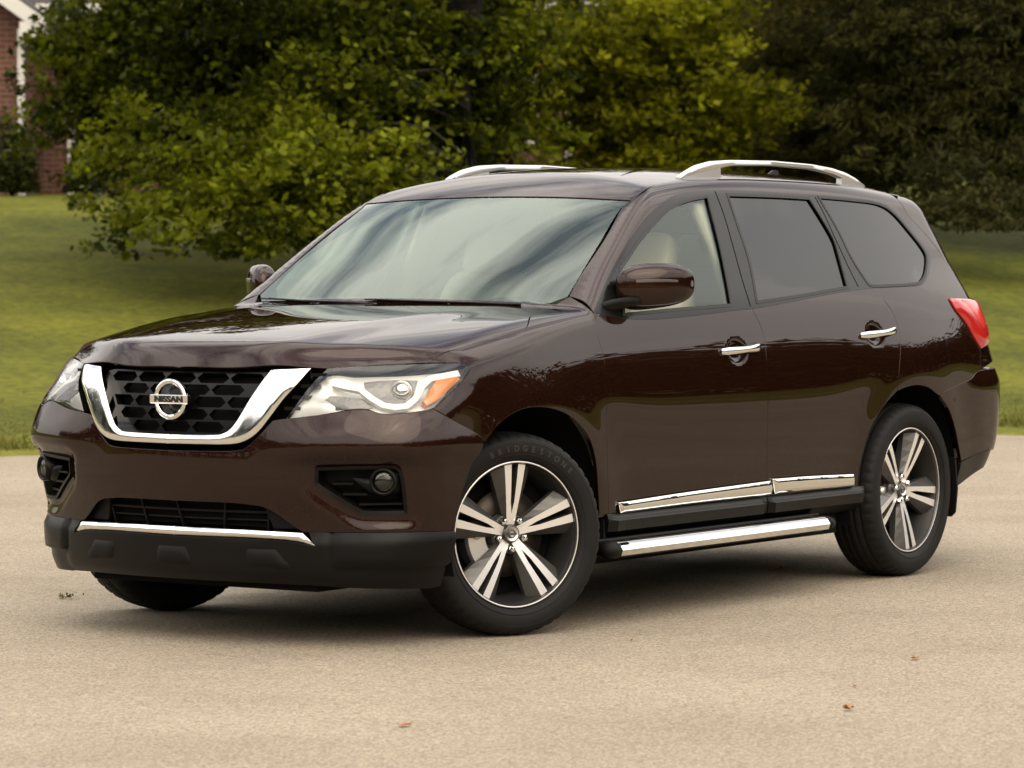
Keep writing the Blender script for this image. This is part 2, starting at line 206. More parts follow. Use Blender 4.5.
# ----------------------------------------------------------------- materials
def new_mat(name):
    m = bpy.data.materials.new(name); m.use_nodes = True
    return m, m.node_tree, m.node_tree.nodes['Principled BSDF']
def pmat(name, col, rough=.5, metal=0, coat=0, coat_rough=.03, spec=.5, bump=0, bscale=200, var=0, vscale=8, emit=None):
    m, t, b = new_mat(name)
    b.inputs['Base Color'].default_value = (*col, 1); b.inputs['Roughness'].default_value = rough
    b.inputs['Metallic'].default_value = metal; b.inputs['Coat Weight'].default_value = coat
    b.inputs['Coat Roughness'].default_value = coat_rough; b.inputs['Specular IOR Level'].default_value = spec
    if emit: b.inputs['Emission Color'].default_value = (*emit[:3], 1); b.inputs['Emission Strength'].default_value = emit[3]
    tcn = t.nodes.new('ShaderNodeTexCoord')
    if var:
        n = t.nodes.new('ShaderNodeTexNoise'); n.inputs['Scale'].default_value = vscale; n.inputs['Detail'].default_value = 5
        t.links.new(tcn.outputs['Object'], n.inputs[0])
        mxn = t.nodes.new('ShaderNodeMix'); mxn.data_type = 'RGBA'; t.links.new(n.outputs[0], mxn.inputs[0])
        mxn.inputs[6].default_value = (*[c*(1-var) for c in col], 1); mxn.inputs[7].default_value = (*[min(1, c*(1+var)) for c in col], 1)
        t.links.new(mxn.outputs[2], b.inputs['Base Color'])
    if bump:
        n = t.nodes.new('ShaderNodeTexNoise'); n.inputs['Scale'].default_value = bscale; n.inputs['Detail'].default_value = 3
        t.links.new(tcn.outputs['Object'], n.inputs[0])
        bp = t.nodes.new('ShaderNodeBump'); bp.inputs['Strength'].default_value = bump; bp.inputs['Distance'].default_value = .002
        t.links.new(n.outputs[0], bp.inputs['Height']); t.links.new(bp.outputs[0], b.inputs['Normal'])
    return m

def paint_mat():
    """metal-flake colour coat under a clear lacquer"""
    m = bpy.data.materials.new('brown_metallic_paint'); m.use_nodes = True; t = m.node_tree; t.nodes.clear(); Nn, Ln = t.nodes.new, t.links.new
    o = Nn('ShaderNodeOutputMaterial'); tcn = Nn('ShaderNodeTexCoord')
    v = Nn('ShaderNodeTexVoronoi'); v.inputs['Scale'].default_value = 900; Ln(tcn.outputs['Object'], v.inputs['Vector'])
    sp = Nn('ShaderNodeSeparateColor'); Ln(v.outputs['Color'], sp.inputs[0])
    mxn = Nn('ShaderNodeMix'); mxn.data_type = 'RGBA'; mxn.inputs[6].default_value = (.004, .0014, .0009, 1); mxn.inputs[7].default_value = (.025, .0096, .0054, 1); Ln(sp.outputs[0], mxn.inputs[0])
    fl = Nn('ShaderNodeBsdfGlossy'); fl.inputs['Roughness'].default_value = .42; Ln(mxn.outputs[2], fl.inputs[0])
    df = Nn('ShaderNodeBsdfDiffuse'); df.inputs[0].default_value = (.0040, .0012, .0007, 1)
    ad = Nn('ShaderNodeAddShader'); Ln(fl.outputs[0], ad.inputs[0]); Ln(df.outputs[0], ad.inputs[1])
    n = Nn('ShaderNodeTexNoise'); n.inputs['Scale'].default_value = 3.2; n.inputs['Detail'].default_value = 1; Ln(tcn.outputs['Object'], n.inputs[0])
    bp = Nn('ShaderNodeBump'); bp.inputs['Strength'].default_value = .018; bp.inputs['Distance'].default_value = .01; Ln(n.outputs[0], bp.inputs['Height'])
    co = Nn('ShaderNodeBsdfGlossy'); co.inputs['Roughness'].default_value = .012; Ln(bp.outputs[0], co.inputs['Normal'])
    fr = Nn('ShaderNodeFresnel'); fr.inputs[0].default_value = 1.47; Ln(bp.outputs[0], fr.inputs['Normal'])
    mixn = Nn('ShaderNodeMixShader'); Ln(fr.outputs[0], mixn.inputs[0]); Ln(ad.outputs[0], mixn.inputs[1]); Ln(co.outputs[0], mixn.inputs[2]); Ln(mixn.outputs[0], o.inputs[0])
    return m

def glass_mat(name, tint, ior=1.5, rough=0.0, gcol=(1, 1, 1)):
    m = bpy.data.materials.new(name); m.use_nodes = True; t = m.node_tree; t.nodes.clear()
    o = t.nodes.new('ShaderNodeOutputMaterial'); mixn = t.nodes.new('ShaderNodeMixShader')
    tr = t.nodes.new('ShaderNodeBsdfTransparent'); tr.inputs[0].default_value = (*tint, 1)
    gl = t.nodes.new('ShaderNodeBsdfGlossy'); gl.inputs['Roughness'].default_value = rough; gl.inputs[0].default_value = (*gcol, 1)
    fr = t.nodes.new('ShaderNodeFresnel'); fr.inputs[0].default_value = ior
    t.links.new(fr.outputs[0], mixn.inputs[0]); t.links.new(tr.outputs[0], mixn.inputs[1]); t.links.new(gl.outputs[0], mixn.inputs[2])
    t.links.new(mixn.outputs[0], o.inputs[0])
    return m

PAINT = paint_mat()
CHROME = pmat('chrome', (.80, .80, .78), .07, 1)
SATIN = pmat('satin_silver', (.72, .71, .68), .38, 1)
BLACKP = pmat('black_textured_plastic', (.005, .0045, .004), .5, 0, spec=.12, bump=.35, bscale=900)
TRIMP = pmat('dark_grey_plastic', (.0040, .0035, .0030), .30, 0, spec=.15, bump=.2, bscale=900)
GLOSSB = pmat('gloss_black', (.003, .003, .003), .22, 0, spec=.22)
RUBBER = pmat('black_rubber', (.012, .012, .012), .6)
INNER = pmat('black_underside', (.006, .006, .006), .9, spec=.1)
TYRE = pmat('tyre_rubber', (.0085, .008, .0075), .62, spec=.18, bump=.25, bscale=350, var=.25, vscale=30)
MACHINED = pmat('machined_alloy', (.90, .89, .87), .33, .75)
GUNMETAL = pmat('gunmetal_alloy_paint', (.085, .081, .075), .36, .55, coat=.2)
BARREL = pmat('dark_wheel_barrel', (.018, .017, .016), .5, .4)
IRON = pmat('brake_iron', (.050, .040, .032), .45, .9)
LEATHER = pmat('beige_leather', (.66, .57, .45), .5, bump=.2, bscale=150)
CABIN = pmat('beige_cabin_plastic', (.58, .53, .44), .7)
DASH = pmat('dark_dashboard', (.06, .05, .045), .7)
GLASS = glass_mat('clear_green_glass', (.90, .96, .90), 1.45, gcol=(.88, 1, .95))
WGLASS = glass_mat('windscreen_glass', (.55, .66, .58), 1.78, gcol=(.88, 1, .92))
PRIVACY = glass_mat('dark_privacy_glass', (.03, .03, .03), 1.41)
LENS = glass_mat('clear_lamp_lens', (.96, .96, .94), 1.5)
LAMPIN = pmat('silvered_lamp_bowl', (.80, .80, .77), .36, .35)
LAMPSHADE = pmat('grey_silvered_reflector', (.11, .11, .105), .20, .6, bump=1.0, bscale=45)
SMOKE = pmat('smoked_lamp_plastic', (.10, .085, .075), .25, .3)
LAMPGREY = pmat('grey_lamp_trim', (.30, .30, .29), .35, .4)
LEDW = pmat('white_light_guide', (.90, .90, .87), .25)
LAMPEDGE = pmat('chromed_lamp_step', (.75, .75, .73), .15, .9)
AMBER = pmat('amber_plastic', (.85, .27, .035), .2, coat=.5)
REDL = pmat('red_lamp_plastic', (.36, .012, .012), .14, coat=.6)
REDIN = pmat('pale_red_lamp_plastic', (.55, .035, .03), .16, coat=.6)
LETTER = pmat('black_lettering', (.01, .01, .01), .3)
TYRELET = pmat('tyre_lettering', (.019, .018, .017), .5)

# ----------------------------------------------------------------- object helpers
def empty(name, loc=(0, 0, 0), rz=0):
    o = bpy.data.objects.new(name, None); COL.objects.link(o); o.location = loc; o.rotation_euler = (0, 0, rz); return o
def tag(o, label=None, cat=None, group=None, kind=None):
    if label: o['label'] = label
    if cat: o['category'] = cat
    if group: o['group'] = group
    if kind: o['kind'] = kind
    return o
def mesh_obj(name, verts, faces, mats, parent=None, normals=None, fmat=None, smooth=True):
    me = bpy.data.meshes.new(name); me.from_pydata([tuple(v) for v in verts], [], [tuple(f) for f in faces])
    for m in (mats if isinstance(mats, (list, tuple)) else [mats]): me.materials.append(m)
    if smooth: me.polygons.foreach_set('use_smooth', np.ones(len(me.polygons), bool))
    if fmat is not None: me.polygons.foreach_set('material_index', np.asarray(fmat, np.int32))
    if normals is not None: me.normals_split_custom_set_from_vertices([tuple(n) for n in normals])
    me.update()
    o = bpy.data.objects.new(name, me); COL.objects.link(o)
    if parent: o.parent = parent
    return o
class MB:
    """mesh builder: collects pieces of ONE mesh"""
    def __init__(s): s.v = []; s.f = []; s.m = []; s.sm = []
    def add(s, v, f, mi=0, smooth=False):
        k = len(s.v); s.v += [tuple(p) for p in v]
        for q in f: s.f.append(tuple(i+k for i in q)); s.m.append(mi); s.sm.append(smooth)
    def box(s, c, size, rot=None, mi=0, bev=0):
        c = Vector(c); h = [x/2 for x in size]
        if bev <= 0:
            P = [Vector((sx*h[0], sy*h[1], sz*h[2])) for sx in (-1, 1) for sy in (-1, 1) for sz in (-1, 1)]
            F = [(0,1,3,2),(4,6,7,5),(0,4,5,1),(2,3,7,6),(0,2,6,4),(1,5,7,3)]
        else:
            P = []; 
            for sz in (-1, 1):
                for lvl in ((0, 1) if sz < 0 else (1, 0)):
                    zz_ = sz*(h[2] - (bev if lvl else 0)) if lvl else sz*h[2]
                    ins = 0 if lvl else bev
                    for sx, sy in ((-1,-1),(1,-1),(1,1),(-1,1)):
                        P.append(Vector((sx*(h[0]-ins), sy*(h[1]-ins), zz_)))
            F = [(3,2,1,0),(12,13,14,15)]
            for l in range(3):
                for i in range(4): j = (i+1) % 4; F.append((l*4+i, l*4+j, l*4+4+j, l*4+4+i))
        if rot is not None: P = [rot @ p for p in P]
        s.add([p+c for p in P], F, mi)
    def tube(s, pts, rad, n=10, mi=0, cap=True, squash=None):
        """swept tube; rad scalar, or list of radii"""
        pts = [Vector(p) for p in pts]; m = len(pts); V = []
        up = Vector((0, 0, 1))
        for i, p in enumerate(pts):
            d = (pts[min(i+1, m-1)] - pts[max(i-1, 0)]).normalized()
            a = d.cross(up); a = a.normalized() if a.length > 1e-3 else Vector((1, 0, 0)); b = a.cross(d)
            r = rad[i] if isinstance(rad, (list, tuple, np.ndarray)) else rad
            for k in range(n):
                t = 2*math.pi*k/n; V.append(p + a*(math.cos(t)*r) + b*(math.sin(t)*r*(squash or 1)))
        F = [(i*n+k, i*n+(k+1) % n, (i+1)*n+(k+1) % n, (i+1)*n+k) for i in range(m-1) for k in range(n)]
        if cap: F += [tuple(range(n))[::-1], tuple((m-1)*n+k for k in range(n))]
        s.add(V, F, mi, True)
    def loft(s, rings, mi=0, cap=True, smooth=True):
        n = len(rings[0]); V = [p for r in rings for p in r]; m = len(rings)
        F = [(i*n+k, i*n+(k+1) % n, (i+1)*n+(k+1) % n, (i+1)*n+k) for i in range(m-1) for k in range(n)]
        if cap: F += [tuple(range(n))[::-1], tuple((m-1)*n+k for k in range(n))]
        s.add(V, F, mi, smooth)
    def lathe(s, prof, c, axis='y', n=64, mi=0, smooth=True, a0=0, a1=2*math.pi):
        """profile [(r, h)] turned about an axis through c"""
        full = abs(a1-a0-2*math.pi) < 1e-6; m = n if full else n+1; V = []
        for r, h in prof:
            for k in range(m):
                t = a0 + (a1-a0)*k/n; q = (r*math.cos(t), h, r*math.sin(t)) if axis == 'y' else (r*math.cos(t), r*math.sin(t), h) if axis == 'z' else (h, r*math.cos(t), r*math.sin(t))
                V.append((q[0]+c[0], q[1]+c[1], q[2]+c[2]))
        F = []
        for i in range(len(prof)-1):
            for k in range(n):
                a = i*m+k; b = i*m+(k+1) % m; F.append((a, b, b+m, a+m))
        s.add(V, F, mi, smooth)
    def build(s, name, mats, parent=None, recalc=True, auto=None):
        o = mesh_obj(name, s.v, s.f, mats, parent, None, s.m, smooth=False)
        o.data.polygons.foreach_set('use_smooth', np.array(s.sm, bool))
        if recalc:
            import bmesh
            bm = bmesh.new(); bm.from_mesh(o.data); bmesh.ops.recalc_face_normals(bm, faces=bm.faces); bm.to_mesh(o.data); bm.free()
        if auto is not None:
            o.data.polygons.foreach_set('use_smooth', np.ones(len(o.data.polygons), bool))
            sharp_by_angle(o.data, auto)
        return o
def sharp_by_angle(me, deg):
    import bmesh
    bm = bmesh.new(); bm.from_mesh(me); lim = R(deg)
    for e in bm.edges:
        if len(e.link_faces) == 2 and e.calc_face_angle(0) > lim: e.smooth = False
    bm.to_mesh(me); bm.free()

# ----------------------------------------------------------------- body panels
def ang(a, b):
    d = np.dot(a, b)/(np.linalg.norm(a)*np.linalg.norm(b)+1e-12); return math.degrees(math.acos(max(-1, min(1, d))))
def resample(Q, step, closed=True, corner=33):
    """smooth a traced 2-D outline between its corners and sample it evenly"""
    Q = np.asarray(Q, float); n = len(Q)
    corners = [i for i in range(n) if (not closed and i in (0, n-1)) or ((closed or 0 < i < n-1) and ang(Q[i]-Q[i-1], Q[(i+1) % n]-Q[i]) > corner)]
    if not corners: corners = [0]
    outp = []
    pairs = list(zip(corners, corners[1:] + ([corners[0]+n] if closed else [])))
    for a, b in pairs:
        seg = np.array([Q[i % n] for i in range(a, b+1)])
        if len(seg) > 2:
            ext = np.vstack([2*seg[0]-seg[1], seg, 2*seg[-1]-seg[-2]]); pts = []
            for i in range(1, len(ext)-2):
                p0, p1, p2, p3 = ext[i-1:i+3]; k = max(3, int(np.linalg.norm(p2-p1)/.004)); t = np.linspace(0, 1, k, endpoint=False)[:, None]
                pts.append(.5*(2*p1+(p2-p0)*t+(2*p0-5*p1+4*p2-p3)*t**2+(-p0+3*p1-3*p2+p3)*t**3))
            seg = np.vstack(pts+[seg[-1:]])
            for _ in range(12): seg[1:-1] = .25*seg[:-2]+.5*seg[1:-1]+.25*seg[2:]
        L_ = np.concatenate([[0], np.cumsum(np.linalg.norm(np.diff(seg, axis=0), axis=1))])
        k = max(1, int(round(L_[-1]/step))); u_ = np.linspace(0, L_[-1], k+1)[:-1]
        outp.append(np.stack([np.interp(u_, L_, seg[:, 0]), np.interp(u_, L_, seg[:, 1])], 1))
    r = np.vstack(outp)
    return r if closed else np.vstack([r, Q[-1:]])
def area2(Q): x, y = Q.T; return .5*np.sum(x*np.roll(y, -1)-np.roll(x, -1)*y)
def inside(P, Q):
    x, y = P.T; c = np.zeros(len(P), bool)
    for (x1, y1), (x2, y2) in zip(Q, np.roll(Q, -1, 0)):
        if y1 == y2: continue
        m = ((y1 > y) != (y2 > y)) & (x < (x2-x1)*(y-y1)/(y2-y1)+x1); c ^= m
    return c
def dist_poly(P, Q, closed=True):
    d = np.full(len(P), 1e9); S = list(zip(Q, np.roll(Q, -1, 0)))
    if not closed: S = S[:-1]
    for a, b in S:
        ab = b-a; t = np.clip(((P-a) @ ab)/(ab @ ab+1e-15), 0, 1); d = np.minimum(d, np.linalg.norm(P-a-t[:, None]*ab, axis=1))
    return d
def inset(Q, g, keep=None):
    e = np.roll(Q, -1, 0)-Q; n = np.stack([-e[:, 1], e[:, 0]], 1); n /= np.linalg.norm(n, axis=1, keepdims=True)+1e-12
    m = n+np.roll(n, 1, 0); l = np.linalg.norm(m, axis=1, keepdims=True); m = m/np.maximum(l, .3)
    s = np.where(l[:, 0] > .6, 2/np.maximum(l[:, 0], .6)**1, 1)[:, None]; W = Q+m*g*np.clip(s, 1, 1.6)
    if keep is not None: W[keep] = Q[keep]
    return W
def chart(dirv):
    e3 = np.asarray(dirv, float); e3 = e3/np.linalg.norm(e3)
    e1 = np.cross([0, 0, 1], e3) if abs(e3[2]) < .98 else np.array([0, 1., 0]); e1 = e1/np.linalg.norm(e1)
    return e1, np.cross(e3, e1), e3
def panel(name, outline, dirv, mat, parent, gap=.0019, h=.02, holes=(), lip=.013, sym=False, mirror=False, off=0., pillow=None,
          backing=True, disp=None, step=.012, corner=33, both=False):
    e1, e2, e3 = chart(dirv); P3 = np.asarray(outline, float)
    w = P3 @ e3; wmax, wmin = w.max()+.3, w.min()-.35
    Q0 = np.stack([P3 @ e1, P3 @ e2], 1)
    if area2(Q0) < 0: Q0 = Q0[::-1]; P3 = P3[::-1]
    if sym:      # put both ends of the outline exactly on the centre plane
        k = [i for i in range(len(P3)) if abs(P3[i, 1]) < 1e-6]
    Q = resample(Q0, step, True, corner)
    def to3(q): return q[:, :1]*e1+q[:, 1:]*e2
    y_of = lambda q: None
    keep = None
    if sym:
        a, b = Q0[k[0]], Q0[k[-1]]
        keep = dist_poly(Q, np.array([a, b]), False) < 1e-4
    Qi = inset(Q, gap, keep) if gap else Q.copy()
    H = []
    for hp in holes:
        hp = np.asarray(hp, float); hq = np.stack([hp @ e1, hp @ e2], 1)
        if area2(hq) < 0: hq = hq[::-1]
        hq = resample(hq, step, True, corner); H.append(inset(hq, -gap))
    lo, hi = Qi.min(0), Qi.max(0)
    ny = int((hi[1]-lo[1])/(h*.866))+1
    G = np.array([(lo[0]+h*(i+.5*(j % 2)), lo[1]+h*.866*j) for j in range(ny+1) for i in range(int((hi[0]-lo[0])/h)+2)])
    ok = inside(G, Qi) & (dist_poly(G, Qi) > h*.45)
    for q in H: ok &= ~inside(G, q) & (dist_poly(G, q) > h*.45)
    G = G[ok]
    loops = [Qi]+H; B = np.vstack(loops); A = np.vstack([B, G])
    edges = []; c = 0
    for q in loops:
        n = len(q); edges += [(c+i, c+(i+1) % n) for i in range(n)]; c += n
    r = delaunay_2d_cdt([Vector(p) for p in A], edges, [], 0, 1e-7)
    V2 = np.array([tuple(v) for v in r[0]]); T = np.array([f for f in r[2] if len(f) == 3])
    cen = V2[T].mean(1); ok = inside(cen, Qi)
    for q in H: ok &= ~inside(cen, q)
    T = T[ok]
    ar = np.cross(V2[T[:, 1]]-V2[T[:, 0]], V2[T[:, 2]]-V2[T[:, 0]]); T = T[np.abs(ar) > 1e-10]; ar = ar[np.abs(ar) > 1e-10]
    T[ar < 0] = T[ar < 0][:, ::-1]
    S, _ = cast(to3(V2)+wmax*e3, -e3, 0, wmax-wmin, int((wmax-wmin)/.014)+2)
    if sym:
        kk = dist_poly(V2, np.array([a, b]), False) < 1e-4; S[kk, 1] = 0
    NN = grad(S)
    if sym: NN[kk, 1] = 0; NN /= np.linalg.norm(NN, axis=1, keepdims=True)
    o_ = np.full(len(V2), off)
    edge_d = None
    if pillow:
        edge_d = np.minimum.reduce([dist_poly(V2, q) for q in loops]) if not sym else dist_poly(V2, Qi)
        if sym: # distance only to real edges
            keepseg = [(Qi[i], Qi[(i+1) % len(Qi)]) for i in range(len(Qi)) if not (keep[i] and keep[(i+1) % len(Qi)])]
            edge_d = np.full(len(V2), 1e9)
            for p, q_ in keepseg: edge_d = np.minimum(edge_d, dist_poly(V2, np.array([p, q_]), False))
        hgt, wid = pillow; t = np.clip(edge_d/wid, 0, 1); o_ = o_+hgt*np.sqrt(np.clip(1-(1-t)**2, 0, 1))
    if disp is not None: o_ = o_+disp(S)
    P = S+NN*o_[:, None]
    if pillow or disp is not None:
        fn = np.cross(P[T[:, 1]]-P[T[:, 0]], P[T[:, 2]]-P[T[:, 0]]); NN2 = np.zeros_like(NN)
        for i in range(3): np.add.at(NN2, T[:, i], fn)
        NN2 /= np.linalg.norm(NN2, axis=1, keepdims=True)+1e-15
        if np.sum(NN2*NN) < 0: NN2 = -NN2
        for _ in range(3):
            av = NN2[T].sum(1); acc = NN2*2
            for i in range(3): np.add.at(acc, T[:, i], av)
            NN2 = acc/(np.linalg.norm(acc, axis=1, keepdims=True)+1e-15)
        if sym: NN2[kk, 1] = 0; NN2 /= np.linalg.norm(NN2, axis=1, keepdims=True)
        moved = np.abs(o_-off) > 1e-5 if pillow is None else np.ones(len(P), bool)
        near = np.zeros(len(P), bool); near[T[moved[T].any(1)]] = True
        NS = np.where(near[:, None], NN2, NN)
    else: NS = NN
    V = [P]; NV = [NS]; F = [tuple(t) for t in T]; FM = [0]*len(F); n0 = len(P)
    def vid(q):  # boundary vertices keep their index in the triangulation (orig list order)
        return q
    # map input ids -> output ids
    mp_ = {}
    for i, orig in enumerate(r[3]):
        for oidx in orig: mp_[oidx] = i
    c = 0; base = n0
    for li, q in enumerate(loops):
        n = len(q); ids = [mp_[c+i] for i in range(n)]; c += n
        if lip:
            top = P[ids]; ns = NS[ids]; dep = NN[ids]
            nx = np.roll(top, -1, 0); tg = nx-np.roll(top, 1, 0); tg /= np.linalg.norm(tg, axis=1, keepdims=True)+1e-12
            outw = np.cross(tg, dep)
            r_ = .0022 if lip > .006 else .0008
            ring1 = top+outw*r_*.75-dep*r_*.6; ring2 = top+outw*r_*.9-dep*r_*1.8; ring3 = ring2-dep*lip
            V += [ring1, ring2, ring2, ring3]; nm = ns+outw; nm /= np.linalg.norm(nm, axis=1, keepdims=True)
            NV += [nm, outw, outw, outw]
            b1, b2, b3, b4 = base, base+n, base+2*n, base+3*n; base += 4*n
            for i in range(n):
                j = (i+1) % n
                if sym and li == 0 and keep[i] and keep[j]: continue
                for A_, B_ in (((ids[i], ids[j]), (b1+i, b1+j)), ((b1+i, b1+j), (b2+i, b2+j)), ((b3+i, b3+j), (b4+i, b4+j))):
                    F.append((A_[0], B_[0], B_[1], A_[1])); FM.append(0)
    if backing:
        bk = S-NN*(.016-off if off < 0 else .016); bk = P-NN*.016
        V.append(bk); NV.append(NN); F += [tuple(t+base) for t in T]; FM += [1]*len(T); base += len(bk)
    V = np.vstack(V); NV = np.vstack(NV)
    mats = [mat, INNER] if backing else [mat]
    def flip(V, NV, F):
        return V*np.array([1, -1, 1]), NV*np.array([1, -1, 1]), [f[::-1] for f in F]
    if sym:
        V2_, N2_, F2_ = flip(V, NV, F); k = len(V)
        F2_ = [tuple(i+k for i in f) for f in F2_]
        return mesh_obj(name, np.vstack([V, V2_]), F+F2_, mats, parent, np.vstack([NV, N2_]), FM+FM)
    res = []
    p1 = parent[0] if isinstance(parent, tuple) else parent
    if not mirror or both: res.append(mesh_obj(name, V, F, mats, p1, NV, FM))
    if mirror or both:
        p2 = parent[1] if isinstance(parent, tuple) else parent
        V, NV, F = flip(V, NV, F); res.append(mesh_obj(name, V, F, mats, p2, NV, FM))
    return res if both else res[0]

def onbody(pts, dirv):
    """drop points on the bodywork along a direction"""
    e3 = np.asarray(dirv, float)/np.linalg.norm(dirv); P = np.atleast_2d(np.asarray(pts, float))
    S, _ = cast(P+e3*1.5, -e3, 0, 3.0, 200); return S
def O(k): return np.array(OUT[k])
def centre(p, dirv=(1, 0, 0)):
    """move a traced point onto the centre plane"""
    q = onbody([(p[0], 0, p[2])], dirv)[0]; q[1] = 0; return q
# ================================================================= the car
suv = tag(empty('sport_utility_vehicle'), 'dark brown metallic seven-seat sport utility vehicle with chrome grille parked on pale asphalt', 'car')
FRONT_D, DIAG, SIDE_D, TOP_D = (1, 0, 0), (1, .8, .05), (-.05, 1, .18), (0, 0, 1)

# hood --------------------------------------------------------------
hp = O('hood'); front_edge = hp[2:7].copy()
cf = centre(hp[1]); cr = np.array([-.345, 0, 1.222])
def cowl(y, x=-.345): p = onbody([(x-.16*abs(y)**2, y, 1.2)], TOP_D)[0]; return p
hood_out = np.vstack([[cf], front_edge, hp[7:14], [cowl(.70), cowl(.58), cowl(.45), cowl(.3), cowl(.15)], [cowl(0)]])
hood_out[-1, 1] = 0
panel('hood', hood_out, (.55, .30, .78), PAINT, suv, sym=True, h=.022)

# front fenders -------------------------------------------------------
fp = O('fender')
fen = np.vstack([fp[0:8], [cowl(.70), cowl(.74)], [(-.487, .765, 1.25)], fp[12:]])
panel('fender', fen, (.30, .85, .45), PAINT, suv, both=True, h=.02)

# front bumper skin ----------------------------------------------------
ft, fl, fr_, fb, lo_t = O('fascia_top'), O('fascia_lamp'), O('fascia_rear'), O('fascia_bot'), O('lower_open_top')
ft0 = centre(ft[0]); lo0 = centre(lo_t[-1])
fascia = np.vstack([[ft0], ft[1:], fl[1:], fr_[1:], fb[1:], lo_t[:-1], [lo0]])
fogp = O('fog')
_e1, _e2, _e3 = chart(DIAG); _fq = np.stack([fogp @ _e1, fogp @ _e2], 1)
if area2(_fq) < 0: _fq = _fq[::-1]
def fogwell(P):
    q = np.stack([P @ _e1, P @ _e2], 1); d = dist_poly(q, _fq)
    return -.016*sstep(.050, .028, d) + .030*sstep(.875, .735, P[:, 2])*sstep(.655, .715, P[:, 2])*sstep(.34, .62, P[:, 1])*sstep(.20, .46, P[:, 0])
panel('front_bumper', fascia, DIAG, PAINT, suv, sym=True, h=.013, holes=[fogp], disp=fogwell)

# lower valance, skid plate and chrome strip --------------------------------
st, sb = O('strip_top'), O('strip_bot'); vb, vr, vst = O('val_bot'), O('val_rear'), O('val_step')
st0, sb0, vb0 = centre(st[0]), centre(sb[-1]), centre(vb[0])
strip = np.vstack([[st0], st[1:], sb[:-1], [sb0]])
panel('bumper_chrome_strip', strip, DIAG, CHROME, suv, sym=True, h=.006, step=.006, pillow=(.010, .014), off=.008, backing=False, lip=.02)
val = np.vstack([[sb0], sb[:-1][::-1], fb[::-1], vr[::-1][1:-1] if len(vr) > 2 else vr[:0], vb[::-1][:-1], [vb0]])
_vs = vst[:, 2].mean()
def valshape(P):
    z, y = P[:, 2], np.abs(P[:, 1])
    side = sstep(.61, .645, y); t = np.clip((z-_vs)/(.428-_vs), 0, 1)
    upper = (.010*(1-t**2)+.014*sstep(1, .72, t))*sstep(_vs-.003, _vs+.010, z)
    lower = .006*sstep(_vs+.002, _vs-.02, z)
    mid = .016*sstep(.415, .385, z)*sstep(.215, .275, z)
    return side*(upper+lower) + (1-side)*mid - .014*np.exp(-((y-.625)/.010)**2)*sstep(_vs, _vs+.02, z)
panel('lower_valance', val, DIAG, TRIMP, suv, sym=True, h=.013, disp=valshape, backing=True)
for k in ('pads1',):
    panel('skid_pad', O(k), DIAG, BLACKP, suv, both=True, off=.010, pillow=(.012, .02), h=.012, backing=False)
pc = O('pads0'); zc = pc[:, 2]
zt, zb = zc[:2].mean(), zc[2:].mean()
panel('skid_pad', onbody([(1, -.085, zt), (1, .055, zt), (1, .095, zb), (1, -.095, zb)], FRONT_D), FRONT_D, BLACKP, suv, off=.010, pillow=(.012, .02), h=.012, backing=False)

# lower intake: dark cavity with a lattice
intake = np.vstack([[lo0], lo_t[:-1][::-1], st[::-1][:-1], [st0]])
lat = panel('lower_intake', intake, FRONT_D, INNER, suv, sym=True, gap=-.004, off=-.075, backing=False, lip=0)
mb = MB()
def fpt(y, z, dx=0): return (float(FRONT(np.array(y), np.array(z)))+dx, y, z)
def bar_y(mb, y0, y1, z, hh, dx, depth=.02, n=16, mi=0):
    rings = []
    for y in np.linspace(y0, y1, n):
        x, _, _ = fpt(y, z, dx); rings.append([(x, y, z-hh), (x, y, z+hh), (x-depth, y, z+hh), (x-depth, y, z-hh)])
    mb.loft(rings, mi, smooth=False)
def bar_z(mb, y, z0, z1, w, dx, depth=.02, slant=0):
    x0, x1 = fpt(y, z0, dx)[0], fpt(y+slant, z1, dx)[0]
    mb.loft([[(x0, y-w, z0), (x0, y+w, z0), (x0-depth, y+w, z0), (x0-depth, y-w, z0)],
             [(x1, y-w+slant, z1), (x1, y+w+slant, z1), (x1-depth, y+w+slant, z1), (x1-depth, y-w+slant, z1)]], smooth=False)
bar_y(mb, -.50, .50, .487, .004, -.045)
bar_y(mb, -.55, .55, .458, .003, -.050)
for y in (-.36, -.18, 0, .18, .36): bar_z(mb, y, .42, .52, .004, -.045, slant=.02 if y > 0 else -.02)
mb.build('lattice', BLACKP, lat)
for s in (1, -1):   # blanking plates at both ends of the intake
    q = [(1, s*.40, .425), (1, s*.37, .515), (1, s*.52, .500), (1, s*.575, .425)]
    panel('blank', onbody([(p[0], abs(p[1]), p[2]) for p in q], FRONT_D), FRONT_D, BLACKP, lat, off=-.030, backing=False, mirror=s < 0)

